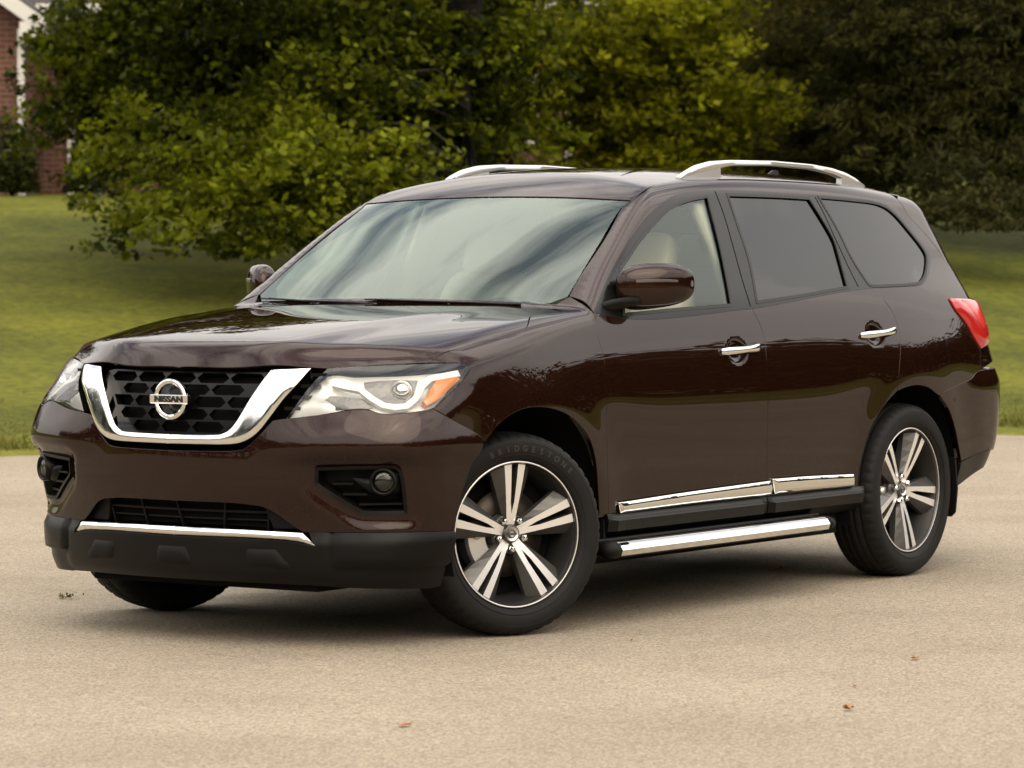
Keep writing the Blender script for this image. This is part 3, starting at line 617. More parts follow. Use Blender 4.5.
# grille -----------------------------------------------------------------
uo, ui = O('u_outer'), O('u_inner')
uo0, ui0 = centre(uo[0]), centre(ui[0])
topz = 1.006
cav = np.vstack([[ft0], ft[1:], [onbody([(1, .60, 1.004)], FRONT_D)[0]], [onbody([(1, .3, topz)], FRONT_D)[0]], [centre((1, 0, topz))]])
gr = panel('grille', cav, FRONT_D, INNER, suv, sym=True, gap=-.004, off=-.085, backing=False, lip=0)
pl = np.vstack([[ui0], ui[1:], [onbody([(1, .36, topz)], FRONT_D)[0]], [centre((1, 0, topz))]])
pl2 = np.array(pl); ex = 1.06
hexes = []
zs = np.linspace(.795, .980, 5)
pq = np.stack([pl[:, 1], pl[:, 2]], 1); pq_full = np.vstack([pq, pq[::-1]*[-1, 1]])
for r_i, z in enumerate(zs):
    a, b = .0715, .0198
    for j in range(-4, 5):
        y = j*.148 + (.074 if r_i % 2 else 0)
        q = np.array([(y-a, z), (y-a*.70, z+b), (y+a*.70, z+b), (y+a, z), (y+a*.70, z-b), (y-a*.70, z-b)])
        lim = np.array([[min(p[0], 9), p[1]] for p in q])
        if inside(q, pq_full*[.985, 1]).all(): hexes.append(q)
        else:
            # trim the opening against the chrome surround
            c = q.mean(0); t = [p for p in q]
            ok = [inside(np.array([p]), pq_full*[.985, 1])[0] for p in q]
            if sum(ok) >= 3 and inside(np.array([c]), pq_full*[.97, 1])[0]:
                for _ in range(30):
                    q = np.array([p if k_ else np.array([c[0]+(p[0]-c[0])*.9, p[1]]) for p, k_ in zip(q, ok)])
                    ok = [inside(np.array([p]), pq_full*[.985, 1])[0] for p in q]
                    if all(ok): break
                if all(ok) and np.ptp(q[:, 0]) > .03: hexes.append(q)
full = np.vstack([pl, (pl[1:-1]*[1, -1, 1])[::-1]])
hx = [onbody([(1, p[0], p[1]) for p in q], FRONT_D) for q in hexes]
panel('grille_mesh', full, FRONT_D, GLOSSB, gr, gap=0, off=-.030, h=.03, step=.03, holes=hx, lip=.022, backing=False, corner=20)
uband = np.vstack([[uo0], uo[1:], ui[1:][::-1], [ui0]])
panel('chrome_surround', uband, FRONT_D, CHROME, gr, sym=True, h=.008, off=.012, pillow=(.005, .006), lip=.06, backing=False, step=.008)
# slats between chrome surround and lamps
for s in (1, -1):
    mb = MB()
    for z in (.865, .905, .945, .985):
        y0 = np.interp(z, [.84, 1.0], [.44, .545]); y1 = np.interp(z, [.84, 1.0], [.50, .60]); rings = []
        for y in np.linspace(y0, y1, 4):
            x = fpt(y, z, -.02)[0]; rings.append([(x, s*y, z-.006), (x, s*y, z+.006), (x-.03, s*y, z+.006), (x-.03, s*y, z-.006)])
        mb.loft(rings, smooth=False)
    mb.build('slat', GLOSSB, gr)

# badge ----------------------------------------------------------------------
bc = np.array([.975, 0, .892]); badge_m = MB()
tilt = Matrix.Rotation(R(-6), 3, 'Y')
ring = []
for k in range(48):
    t = 2*math.pi*k/48; c, s_ = math.cos(t), math.sin(t); sec = []
    for (dr, dx) in ((-.010, -.004), (-.0085, .007), (-.003, .011), (.003, .011), (.0085, .007), (.010, -.004)):
        r_ = .0655+dr; sec.append(Vector((bc[0]+dx, r_*c*1.04, bc[2]+r_*s_)))
    ring.append(sec)
ring.append(ring[0]); badge_m.loft(ring, cap=False)
badge_m.box((bc[0]+.006, 0, bc[2]), (.018, .178, .033), bev=.003)
badge = badge_m.build('badge', CHROME, suv, auto=35)
back = MB(); back.lathe([(0, .0), (.062, .0), (.064, -.012), (.0, -.012)], (bc[0]-.012, 0, bc[2]), axis='x', n=40); back.build('badge_plate', GLOSSB, badge)
def text_obj(body, size, mat, parent, mw, name='lettering', ext=.001, font_bold=.0, sx=1.0, spacing=1.0):
    cu = bpy.data.curves.new(name, 'FONT'); cu.body = body; cu.size = size; cu.extrude = ext; cu.align_x = 'CENTER'; cu.align_y = 'CENTER'
    cu.offset = font_bold; cu.space_character = spacing
    to = bpy.data.objects.new(name, cu); COL.objects.link(to)
    dg = bpy.context.evaluated_depsgraph_get(); me = bpy.data.meshes.new_from_object(to.evaluated_get(dg)); bpy.data.objects.remove(to)
    me.transform(Matrix.Diagonal((sx, 1, 1, 1))); me.transform(mw); me.materials.clear(); me.materials.append(mat); me.name = name
    o = bpy.data.objects.new(name, me); COL.objects.link(o); o.parent = parent; return o
MW = Matrix(((0, 0, 1, bc[0]+.0165), (1, 0, 0, 0), (0, 1, 0, bc[2]), (0, 0, 0, 1)))
text_obj('NISSAN', .030, LETTER, badge, MW, font_bold=.0014, sx=1.30, spacing=1.02)

# headlights -------------------------------------------------------------------
hl = O('headlight')
for s in (1, -1):
    mir = s < 0
    lens = panel('headlight', hl, DIAG, LENS, suv, gap=.0025, off=.002, pillow=(.003, .03), backing=False, lip=.0, mirror=mir, h=.014)
    e1, e2, e3 = chart(DIAG); cc = hl.mean(0)
    panel('lamp_bowl', hl, DIAG, LAMPIN, lens, gap=.002, off=-.055, backing=False, lip=0, mirror=mir, h=.008,
          disp=lambda P: .018*sstep(.93, .87, P[:, 2])+.015*sstep(.66, .60, P[:, 1]))
    # side walls joining lens to bowl
    q = resample(np.stack([hl @ e1, hl @ e2], 1), .012); S, _ = cast(q[:, :1]*e1+q[:, 1:]*e2+2.5*e3, -e3, 0, 3., 220); nn = grad(S)
    ring_a, ring_b = S+nn*.0, S-nn*.060; f_ = [1, s, 1]
    V = np.vstack([ring_a*f_, ring_b*f_]); n = len(q)
    mesh_obj('lamp_rim', V, [(i, (i+1) % n, n+(i+1) % n, n+i) for i in range(n)], TRIMP, lens)
    # light guide: bent white bar along the lower edge
    tr = OUT['led_line']; P = np.array(tr); nn = grad(P); mbx = MB()
    rings = []
    for i, (p, m_) in enumerate(zip(P, nn)):
        tg = P[min(i+1, len(P)-1)]-P[max(i-1, 0)]; tg = tg/np.linalg.norm(tg); up = np.cross(m_, tg); up /= np.linalg.norm(up)
        w_ = .0115; a = p-m_*.012
        rings.append([tuple((a+up*w_)*f_), tuple((a-up*w_)*f_), tuple((a-up*w_-m_*.02)*f_), tuple((a+up*w_-m_*.02)*f_)])
    mbx.loft(rings, smooth=False); mbx.build('light_guide', LEDW, lens)
    for key in ('lamp_shade_low', 'lamp_shade_mid'):
        panel('reflector', O(key), DIAG, LAMPSHADE, lens, gap=0, off=-.034, backing=False, lip=.02, mirror=mir, h=.010)
    # projector
    for key, rad in (('projector', .034),):
        p = np.array(OUT[key][0]); m_ = np.array([.86, .5, 0.05]); m_ /= np.linalg.norm(m_)
        mp_ = MB(); prof = [(rad*1.25, -.045), (rad*1.2, .0), (rad*1.08, .006), (rad*1.0, .0)]
        dome = [(rad*math.cos(t), rad*.55*math.sin(t)) for t in np.linspace(0, math.pi/2, 8)]
        rot = Vector((0, 1, 0)).rotation_difference(Vector(m_*f_)).to_matrix(); c0 = Vector(p-grad(p[None])[0]*.026); c0.y *= s
        mp_.lathe(prof, (0, 0, 0), n=28); mp_.v = [tuple(rot @ Vector(v)+c0) for v in mp_.v]; mp_.build('projector', LAMPEDGE, lens)
        mp_ = MB(); mp_.lathe(dome, (0, 0, 0), n=28); mp_.v = [tuple(rot @ Vector(v)+c0) for v in mp_.v]; mp_.build('projector_glass', CHROME, lens)
    panel('turn_signal', O('amber'), DIAG, AMBER, lens, gap=0, off=-.014, pillow=(.006, .012), backing=False, lip=.02, mirror=mir, h=.010, step=.006)

# fog lights ----------------------------------------------------------------------
for s in (1, -1):
    mir = s < 0; f_ = np.array([1, s, 1])
    well = panel('fog_light', fogp, DIAG, BLACKP, suv, gap=.001, off=-.085, backing=False, lip=0, mirror=mir)
    e1, e2, e3 = chart(DIAG); q = resample(np.stack([fogp @ e1, fogp @ e2], 1), .012); S, _ = cast(q[:, :1]*e1+q[:, 1:]*e2+2.5*e3, -e3, 0, 3., 220); nn = grad(S)
    qi = inset(q if area2(q) > 0 else q[::-1], .012); 
    if area2(q) < 0: qi = qi[::-1]
    Si, _ = cast(qi[:, :1]*e1+qi[:, 1:]*e2+2.5*e3, -e3, 0, 3., 220)
    n = len(q); rings = [S-nn*.022, S-nn*.008, Si-nn*.012, Si-nn*.09]
    V = np.vstack(rings)*f_; F = [(k*n+i, k*n+(i+1) % n, (k+1)*n+(i+1) % n, (k+1)*n+i) for k in range(3) for i in range(n)]
    bz = mesh_obj('bezel', V, F, TRIMP, well); sharp_by_angle(bz.data, 30)
    fl_c = np.array(OUT['fog_lens'][0]); ax = np.array([.90, .43, 0]); ax /= np.linalg.norm(ax)
    rot = Vector((0, 1, 0)).rotation_difference(Vector(ax*f_)).to_matrix()
    c0 = Vector((fl_c-grad(fl_c[None])[0]*.010)*f_)
    m_ = MB(); m_.lathe([(.052, -.05), (.050, .004), (.044, .010), (.038, .004), (.036, -.02)], (0, 0, 0), n=32); m_.v = [tuple(rot @ Vector(v)+c0) for v in m_.v]; m_.build('lamp_ring', TRIMP, well)
    m_ = MB(); m_.lathe([(.036*math.cos(t), -.004+.012*math.sin(t)) for t in np.linspace(0, math.pi/2, 8)], (0, 0, 0), n=32); m_.v = [tuple(rot @ Vector(v)+c0) for v in m_.v]; m_.build('lamp_lens', LENS, well)
    m_ = MB(); m_.lathe([(.035, -.006), (.028, -.022), (.016, -.034), (.0, -.038)], (0, 0, 0), n=32); m_.v = [tuple(rot @ Vector(v)+c0) for v in m_.v]; m_.build('reflector', LEDW, well)
    m_ = MB()
    for (pa, pb) in OUT['fog_slats']:
        rings = []
        for t in np.linspace(0, 1, 6):
            p = np.array(pa)*(1-t)+np.array(pb)*t; n_ = grad(p[None])[0]; p = p-n_*.030
            rings.append([tuple((p+[0, 0, .0035])*f_), tuple((p-[0, 0, .0035])*f_), tuple((p-n_*.045-[0, 0, .0035])*f_), tuple((p-n_*.045+[0, 0, .0035])*f_)])
        m_.loft(rings, smooth=False)
    m_.build('slat', TRIMP, well)
    pod = onbody(np.array(OUT['fog_pod']), DIAG)
    panel('lamp_pod', pod, DIAG, TRIMP, well, gap=0, off=-.040, pillow=(.02, .03), lip=.03, backing=False, mirror=mir, h=.012)

# doors ----------------------------------------------------------------------------
def handle_c(k):
    a, b = O(k); return (a+b)/2, a, b
hF, hFa, hFb = handle_c('handleF'); hR, hRa, hRb = handle_c('handleR')
def cup(c):
    def f(P):
        d = np.hypot((P[:, 0]-c[0])/1.62, P[:, 2]-c[2]); return -.022*sstep(.048, .030, d)
    return f
dF = O('front_door'); dR = O('rear_door')
doorsF = panel('front_door', dF, SIDE_D, PAINT, suv, both=True, h=.0105, disp=cup(hF+[.02, 0, -.008]))
doorsR = panel('rear_door', dR, SIDE_D, PAINT, suv, both=True, h=.0105, disp=cup(hR+[.02, 0, -.008]))
def make_handle(a, b, s, parent):
    n = 18; rings = []
    for i in range(n):
        t = i/(n-1); p = a*(1-t)+b*t; q = p.copy(); q = onbody([q], (0, 1, .1))[0]
        out_ = .030*math.sin(math.pi*min(1, max(0, t)))**.55+.004
        hh = .0135+(.008 if t < .5 else .013)*abs(2*t-1)**1.6; hh *= math.sin(math.pi*np.clip(t, .012, .988))**.22; th = .012*math.sin(math.pi*np.clip(t, .02, .98))**.3
        ring_ = []
        for k in range(14):
            an = 2*math.pi*k/14; ring_.append((q[0], s*(q[1]+out_+th*math.cos(an)), q[2]+hh*math.sin(an)))
        rings.append(ring_)
    m_ = MB(); m_.loft(rings); return m_.build('door_handle', CHROME, parent)
for (a, b, ds) in ((hFa+[.012, 0, -.006], hFb+[-.012, 0, .004], doorsF), (hRa+[.012, 0, -.006], hRb+[-.012, 0, .004], doorsR)):
    make_handle(a, b, 1, ds[0]); make_handle(a, b, -1, ds[1])
for key, ds in (('chrome_front', doorsF), ('chrome_rear', doorsR)):
    panel('chrome_moulding', O(key), SIDE_D, CHROME, (ds[0], ds[1]), both=True, gap=0, off=.012, pillow=(.007, .014), lip=.02, backing=False, h=.0065, step=.006, corner=30)
# glass and its frame
panel('window', O('glass_front'), SIDE_D, GLASS, (doorsF[0], doorsF[1]), both=True, gap=-.002, off=-.006, lip=0, backing=False, h=.05)
panel('window', O('glass_rear'), SIDE_D, PRIVACY, (doorsR[0], doorsR[1]), both=True, gap=-.002, off=-.006, lip=0, backing=False, h=.05)
panel('quarter_window', O('glass_quarter'), SIDE_D, PRIVACY, suv, both=True, gap=-.002, off=-.004, lip=0, backing=False, h=.05)
panel('window_frame', O('doorframe'), SIDE_D, GLOSSB, suv, both=True, gap=.0005, off=.001, holes=[O('glass_front'), O('glass_rear'), O('glass_quarter')], h=.02, lip=.012, backing=False)

def ring_panel(name, key, width, parent, off):
    q = O(key); e1, e2, e3 = chart(SIDE_D); q2 = np.stack([q @ e1, q @ e2], 1)
    if area2(q2) < 0: q2 = q2[::-1]
    r_ = resample(q2, .012); outer = inset(r_, -width); w0 = (q @ e3).mean()
    P_ = lambda a: onbody(a[:, :1]*e1+a[:, 1:]*e2+w0*e3, SIDE_D)
    panel(name, P_(outer), SIDE_D, RUBBER, parent, both=True, gap=0, off=off, holes=[P_(inset(r_, .004))], h=.03, lip=.003, backing=False, corner=60)
ring_panel('window_seal', 'glass_front', .009, (doorsF[0], doorsF[1]), .003); ring_panel('window_seal', 'glass_rear', .009, (doorsR[0], doorsR[1]), .003); ring_panel('window_seal', 'glass_quarter', .008, suv, .003)
for key in ('shut_b', 'shut_c'):
    a = O(key); pts = np.vstack([a, (a+[.0045, 0, 0])[::-1]])
    panel('shut_line', pts, SIDE_D, INNER, suv, both=True, gap=0, off=.002, h=.02, lip=0, backing=False)
# rear quarter, pillars and roof rail in one pressing -------------------------------
qp = O('quarter'); df = O('doorframe')
wsE = np.array([(-.487, .762, 1.252), (-.60, .742, 1.333), (-.815, .702, 1.467), (-1.012, .660, 1.593), (-1.075, .668, 1.628)])
drip = np.array([(-1.139, .665, 1.65), (-1.32, .640, 1.70), (-1.606, .610, 1.735), (-2.0, .600, 1.752), (-2.6, .600, 1.746), (-2.986, .600, 1.725), (-3.209, .610, 1.69)])
i_end = int(np.argmin(np.hypot(df[:, 0]-qp[0, 0], df[:, 2]-qp[0, 2])))
frame_up = df[:i_end+1][::-1]          # from the rear door back along belt, over the windows, down to the mirror
side_poly = np.vstack([[frame_up[0]], frame_up[1:], [(-.487, .80, 1.235)], wsE, drip, qp[::-1][:-1]])
panel('body_side', side_poly, (0, .9, .44), PAINT, suv, both=True, h=.02, corner=40)
fq = O('fuel')
panel('fuel_flap', fq, SIDE_D, PAINT, suv, off=.0012, gap=0, lip=.0012, backing=False, h=.03, corner=50)

# roof, windscreen -----------------------------------------------------------------
rc0 = onbody([(-1.045, 0, 1.7)], TOP_D)[0]; rc0[1] = 0
seam = [onbody([(-1.045-.035*(y/.65)**2, y, 1.7)], TOP_D)[0] for y in (.15, .3, .45, .58)]
rr = onbody([(-3.46, 0, 1.7)], TOP_D)[0]; rr[1] = 0
rear_seam = [onbody([(-3.46+.05*(y/.6)**2, y, 1.7)], TOP_D)[0] for y in (.15, .3, .45, .55)]
roof_poly = np.vstack([[rc0], seam, [wsE[-1]+[-.01, -.004, 0]], drip-[0, .004, 0], rear_seam[::-1], [rr]])
panel('roof', roof_poly, TOP_D, PAINT, suv, sym=True, h=.03)
wsb = np.array([(WSHIELD(np.array(y), np.array(z)), y, z) for y, z in ((.68, 1.222), (.5, 1.216), (.3, 1.21), (.15, 1.21))])
ws_poly = np.vstack([[rc0+[.006, 0, -.004]], np.array(seam)+[.006, 0, -.004], [wsE[4]+[0, -.004, 0]], wsE[3:0:-1]+[0, -.004, 0], [wsE[0]+[0, -.004, 0]], wsb, [(float(WSHIELD(np.array(0.), np.array(1.208))), 0, 1.208)]])
ws = panel('windscreen', ws_poly, (.8, 0, .6), WGLASS, suv, sym=True, gap=.001, off=-.003, h=.03, backing=False, lip=0)
# black print along the lower edge and sides of the glass
mb = MB()
def wpt(y, z, d=-.008): return (float(WSHIELD(np.array(y), np.array(z)))+d, y, z)
rows = [[wpt(y, z) for y in np.linspace(-.70, .70, 40)] for z in (1.205, 1.232)]
mb.add(rows[0]+rows[1], [(i, i+1, 41+i, 40+i) for i in range(39)])
mb.build('glass_border', GLOSSB, ws, recalc=False)
# cowl and wipers
mb = MB(); V = []
for x_off, dz in ((.0, -.012), (-.10, -.006), (-.16, -.03)):
    V.append([(x_off-.33-.16*y*y, y, float(HOOD(np.array(-.35), np.array(y)))+dz) for y in np.linspace(-.74, .74, 30)])
for k in range(2): mb.add(V[k]+V[k+1], [(i, i+1, 31+i, 30+i) for i in range(29)])
cowl_o = mb.build('cowl', BLACKP, suv, recalc=False)
for (y0, y1, z1) in ((.62, -.05, 1.245), (-.05, -.66, 1.245)):
    mb = MB(); pa = wpt(y0, 1.222, .03); mid = wpt((y0+y1)/2, 1.230, .020); pe = wpt(y1, z1-.006, .014)
    mb.tube([pa, mid, pe], [.007, .005, .004], n=8); mb.tube([wpt(y0-.12, 1.226, .012), wpt((y0+y1)/2, 1.232, .012), wpt(y1-.05, 1.238, .012)], .004, n=6)
    mb.build('wiper', GLOSSB, suv)

# tail lamps, rear bumper, tailgate ---------------------------------------------------
tl = O('tail_lamp')
R_ = lambda y, z: (-float(REAR(np.array(y), np.array(z))), y, z)
RD = (-.75, .65, .05)
tl_poly = onbody(np.vstack([tl[:2], [R_(.80, 1.185), R_(.70, 1.165), R_(.72, 1.05)], tl[5:]]), RD)
tails = panel('tail_lamp', tl_poly, RD, REDL, suv, both=True, gap=.001, off=.008, pillow=(.017, .06), lip=.03, backing=False, h=.015)
cm = tl_poly.mean(0); tl_in = onbody(cm+(tl_poly-cm)*[.62, .62, .60]+[0, 0, .02], RD)
panel('lamp_band', tl_in, RD, REDIN, tuple(o_ for o_ in tails), both=True, gap=0, off=.0215, pillow=(.005, .02), lip=.01, backing=False, h=.015)
rb = O('rear_bumper_side')
rb_poly = np.vstack([rb[:5], onbody([R_(.82, .885), R_(.6, .90), R_(.3, .90), R_(0, .90), R_(0, .50), R_(.3, .50), R_(.6, .50), R_(.82, .505)], (-1, 0, 0)), rb[5:]])
rb_poly[8:10, 1] = 0
rb2 = np.roll(rb_poly, -9, 0)  # start / end on the centre plane
def bump_rear(P): return .014*sstep(-3.30, -3.62, P[:, 0])*sstep(.885, .82, P[:, 2])
panel('rear_bumper', rb2, (-.6, .8, .05), PAINT, suv, sym=True, h=.02, disp=bump_rear)
lowb = np.vstack([[R_(0, .495)], onbody([R_(.3, .495), R_(.6, .495), R_(.82, .50)], (-1, 0, 0)), rb[5:7]-[0, 0, .006], [(-3.36, .93, .36), (-3.62, .86, .43)], onbody([R_(.7, .40), R_(.3, .33)], (-1, 0, 0)), [R_(0, .33)]])
panel('rear_valance', lowb, (-.6, .8, .05), TRIMP, suv, sym=True, h=.03, disp=lambda P: .003+0*P[:, 0])
tg = np.vstack([[R_(0, .905)], onbody([R_(.3, .905), R_(.6, .905)], (-1, 0, 0)), [qp[15], qp[16]], onbody([R_(.72, 1.05), R_(.70, 1.165), R_(.80, 1.185)], RD), qp[21:26], rear_seam[::-1], [rr]])
glassR = onbody([R_(.60, 1.22), R_(.3, 1.21), R_(0, 1.21), R_(-.3, 1.21), R_(-.60, 1.22), R_(-.53, 1.56), R_(-.3, 1.585), R_(0, 1.59), R_(.3, 1.585), R_(.53, 1.56)], (-1, 0, 0))
tgo = panel('tailgate', tg, (-.75, .5, .3), PAINT, suv, sym=True, h=.03)
panel('rear_window', glassR, (-1, 0, .2), PRIVACY, tgo, gap=0, off=.004, lip=.004, backing=False, h=.05)
mb = MB(); rings = []
for y in np.linspace(-.56, .56, 13):
    x0 = -3.44+.05*(y/.6)**2; z0 = float(ROOF(np.array(x0), np.array(y)))
    rings.append([(x0+.05, y, z0+.004), (x0-.09, y, z0-.016), (x0-.11, y, z0-.026), (x0-.05, y, z0-.045), (x0+.02, y, z0-.03)])
mb.loft(rings, smooth=False); mb.build('roof_spoiler', GLOSSB, suv)

# sills, running boards, mud flaps -------------------------------------------------------
for s in (1, -1):
    mb = MB()
    for x0, x1 in ((-.475, -1.665), (-1.672, -2.46)):
        rings = []; xs = np.linspace(x0, x1, 24)
        for i, x in enumerate(xs):
            e = min(1, (x0-x)/.035, (x-x1)/.02); lip_ = .016*sstep(0, 1, np.array(e))
            y = float(SIDE(np.array(x), np.array(.42)))
            rings.append([(x, s*(y-.06), .420), (x, s*(y+.004), .419), (x, s*(y+.010+lip_*.4), .402), (x, s*(y+.012+lip_), .392), (x, s*(y+.006+lip_), .352), (x, s*(y-.03), .318), (x, s*(y-.10), .300), (x, s*(y-.16), .36)])
        mb.loft(rings, smooth=False)
    mb.build('sill', TRIMP, suv)
    mb = MB(); xs = np.linspace(-.42, -2.0, 30); rings = []; rings2 = []
    pr = [(.965, .268), (1.02, .258), (1.045, .268), (1.052, .290), (1.040, .312), (1.015, .322), (.965, .322)]
    for x in xs: rings.append([(x, s*y, z) for y, z in pr])
    mb.loft(rings, 0)
    bd = mb.build('running_board', CHROME, suv, auto=40)
    mb = MB(); prs = [(.80, .262), (.968, .262), (.968, .324), (.965, .328), (.80, .326)]
    mb.loft([[(x, s*y, z) for y, z in prs] for x in (-.36, -2.05)], smooth=False)
    for xa, xb in ((-.355, -.419), (-2.001, -2.06)):
        mb.loft([[(x, s*((y-1.0)*(1 if j == 1 else .86)+1.0), (z-.29)*(1.05 if j == 1 else .8)+.29) for y, z in pr] for j, x in ((0, xa), (1, xb))] if xa > -1 else [[(x, s*((y-1.0)*(1.03 if j == 0 else .86)+1.0), (z-.29)*(1.05 if j == 0 else .8)+.29) for y, z in pr] for j, x in ((0, xa), (1, xb))])
    mb.box((-.55, s*.80, .31), (.08, .30, .03)); mb.box((-1.9, s*.80, .31), (.08, .30, .03))
    mb.box((-.47, s*1.035, .324), (.055, .02, .004))
    mb.build('tread', BLACKP, bd)
    for xw, zb in ((-.46, .20), (-3.30, .235)):
        mb = MB(); xx = xw
        pts = [(.70, .50), (.945, .50), (.955, .36), (.945, zb+.02), (.925, zb), (.70, zb)] if xw < -1 else [(.75, .40), (.935, .40), (.94, .30), (.92, .25), (.75, .25)]
        mb.loft([[(xx+d, s*y, z) for y, z in pts] for d in (-.012, .0)], smooth=False); mb.build('mud_flap', BLACKP, suv)

# mirrors -----------------------------------------------------------------------------------
for s in (1, -1):
    c = np.array([-.765, .970, 1.290]); mb = MB(); V = []
    nu, nv = 28, 40
    sg = lambda v, p: np.sign(v)*abs(v)**p
    rings = []
    for i in range(nu+1):
        ph = -math.pi/2+math.pi*i/nu; ring_ = []
        for k in range(nv):
            th = 2*math.pi*k/nv; cy = sg(math.cos(ph), .62)
            yy = .112*sg(math.sin(ph), .62); zz_ = .088*cy*sg(math.sin(th), .66); xx = .085*cy*sg(math.cos(th), .85)
            if xx < 0: xx *= .5
            zz_ *= (1-.18*(yy/.132)) if zz_ < 0 else (1-.10*(yy/.132)**2)      # tapers outwards
            zz_ += .006*(yy/.132); xx -= .035*(yy/.132)**2+.100*(yy/.132)
            ring_.append((c[0]+xx, s*(c[1]+yy), c[2]+zz_))
        rings.append(ring_)
    mb.loft(rings); mr = mb.build('wing_mirror', PAINT, suv)
    mb = MB()     # repeater strip across the front of the shell
    rg = []
    for yt in np.linspace(-.15, .86, 16):
        ph = math.asin(abs(yt)**(1/.62))*(1 if yt > 0 else -1); cy = sg(math.cos(ph), .62); sec = []
        for th, pr_ in ((R(9), 0), (R(8), .0025), (R(4), .0025), (R(3), 0)):
            yy = .112*yt; zz_ = .088*cy*sg(math.sin(th), .66)*(1-.10*(yy/.132)**2)+.006*(yy/.132); xx = .085*cy*sg(math.cos(th), .85)-.035*(yy/.132)**2-.100*(yy/.132)
            sec.append((c[0]+xx+pr_, s*(c[1]+yy+pr_*.5), c[2]+zz_))
        rg.append(sec)
    mb.loft(rg, smooth=False); mb.build('repeater', SMOKE, mr)
    mb = MB()
    a = np.array([(-.575, .875, 1.205), (-.60, .905, 1.220), (-.65, .93, 1.230), (-.70, .965, 1.234)]); rgs = []
    for i, (p, hx_, hz) in enumerate(zip(a, (.075, .06, .055, .05), (.026, .022, .020, .014))):
        rgs.append([(p[0]+hx_*math.cos(t), s*p[1], p[2]+hz*math.sin(t)) for t in np.linspace(0, 2*math.pi, 16, endpoint=False)])
    mb.loft(rgs); mb.build('mirror_foot', BLACKP, mr)
    mb = MB(); mb.add([(c[0]-.040-.035*(y/.132)**2-.10*y/.132, s*(c[1]+y), c[2]+z) for y, z in ((-.085, -.050), (.075, -.045), (.08, .045), (-.085, .055))], [(0, 1, 2, 3)]); mb.build('mirror_glass', CHROME, mr)

# roof rails and aerial ---------------------------------------------------------------------------
for s in (1, -1):
    xs = [-1.545, -1.60, -1.68, -1.80, -1.95, -2.30, -2.62, -2.80, -2.92, -3.02, -3.085]
    zt = [1.728, 1.752, 1.778, 1.798, 1.806, 1.809, 1.800, 1.786, 1.768, 1.742, 1.716]
    th = [.010, .020, .034, .036, .025, .022, .022, .027, .034, .024, .010]
    rings = []
    xi = np.linspace(xs[0], xs[-1], 60)
    for x in xi:
        z = np.interp(-x, [-v for v in xs], zt); t = np.interp(-x, [-v for v in xs], th); w_ = .015
        rings.append([(x, s*(.592+a*w_), z-t/2+b*t/2) for a, b in ((-.6, 1), (.6, 1), (1, .55), (1, -.7), (.7, -1), (-.7, -1), (-1, -.7), (-1, .55))])
    mb = MB(); mb.loft(rings, smooth=False)
    for x0, x1 in ((-1.56, -1.86), (-2.88, -3.08)):
        rg = []
        for x in np.linspace(x0, x1, 8):
            zr = float(ROOF(np.array(x), np.array(.592)))-.01; z = np.interp(-x, [-v for v in xs], zt)-.006
            rg.append([(x, s*(.592-.013), z), (x, s*(.592+.013), z), (x, s*(.592+.015), min(zr, z-.002)), (x, s*(.592-.015), min(zr, z-.002))])
        mb.loft(rg, smooth=False)
    mb.build('roof_rail', SATIN, suv, auto=50)
mb = MB(); zr = float(ROOF(np.array(-3.25), np.array(0.)))
rgs = []
for t in np.linspace(0, 1, 8):
    x = -3.18-.14*t; h_ = .052*sstep(0, .8, np.array(t)); rgs.append([(x, -.018*(1-.2*t), zr-.01), (x-.0, .018*(1-.2*t), zr-.01), (x-.03*t, .004, zr+h_+.004), (x-.03*t, -.004, zr+h_+.004)])
mb.loft(rgs, smooth=False); mb.build('aerial_fin', TRIMP, suv)
# wheels ------------------------------------------------------------------------------------------
def tyre_mesh():
    prof = [(.262, .066), (.272, .082), (.2765, .095), (.287, .107), (.306, .1145), (.328, .1165), (.345, .1135), (.357, .1075), (.3655, .099), (.3715, .088), (.3745, .076), (.3765, .062), (.3768, .058), (.3695, .0565), (.3695, .050), (.3772, .0485),
            (.3785, .026), (.3785, .024), (.3705, .0225), (.3705, .0165), (.3787, .015), (.379, 0)]
    prof = prof + [(r, -h) for r, h in prof[-2::-1]]
    n = 312; V = []; m = len(prof)
    for (r, h) in prof:
        for k in range(n):
            t = 2*math.pi*k/n; rr_ = r
            ah = abs(h)
            if .070 < ah < .102 and r > .36: rr_ -= .0042*(1 if (k % 6) < 2 else 0)
            elif .057 < ah < .070: rr_ -= .003*(1 if (k % 6) < 1 else 0)
            elif ah < .05 and r > .375: rr_ -= .0035*(1 if ((k+int(h*400)) % 8) < 1 else 0)
            V.append((rr_*math.cos(t), h, rr_*math.sin(t)))
    F = [(i*n+k, i*n+(k+1) % n, (i+1)*n+(k+1) % n, (i+1)*n+k) for i in range(m-1) for k in range(n)]
    mb = MB(); mb.add(V, F, 0, True)
    # raised rings and blocks on the sidewall
    for r in (.297, .341): mb.lathe([(r-.0018, .1125 if r < .3 else .1140), (r, .1145 if r < .3 else .1155), (r+.0018, .1135 if r < .3 else .1140)], (0, 0, 0), n=120, smooth=True)
    return mb
def polar(r, a): return (r*math.cos(a), r*math.sin(a))
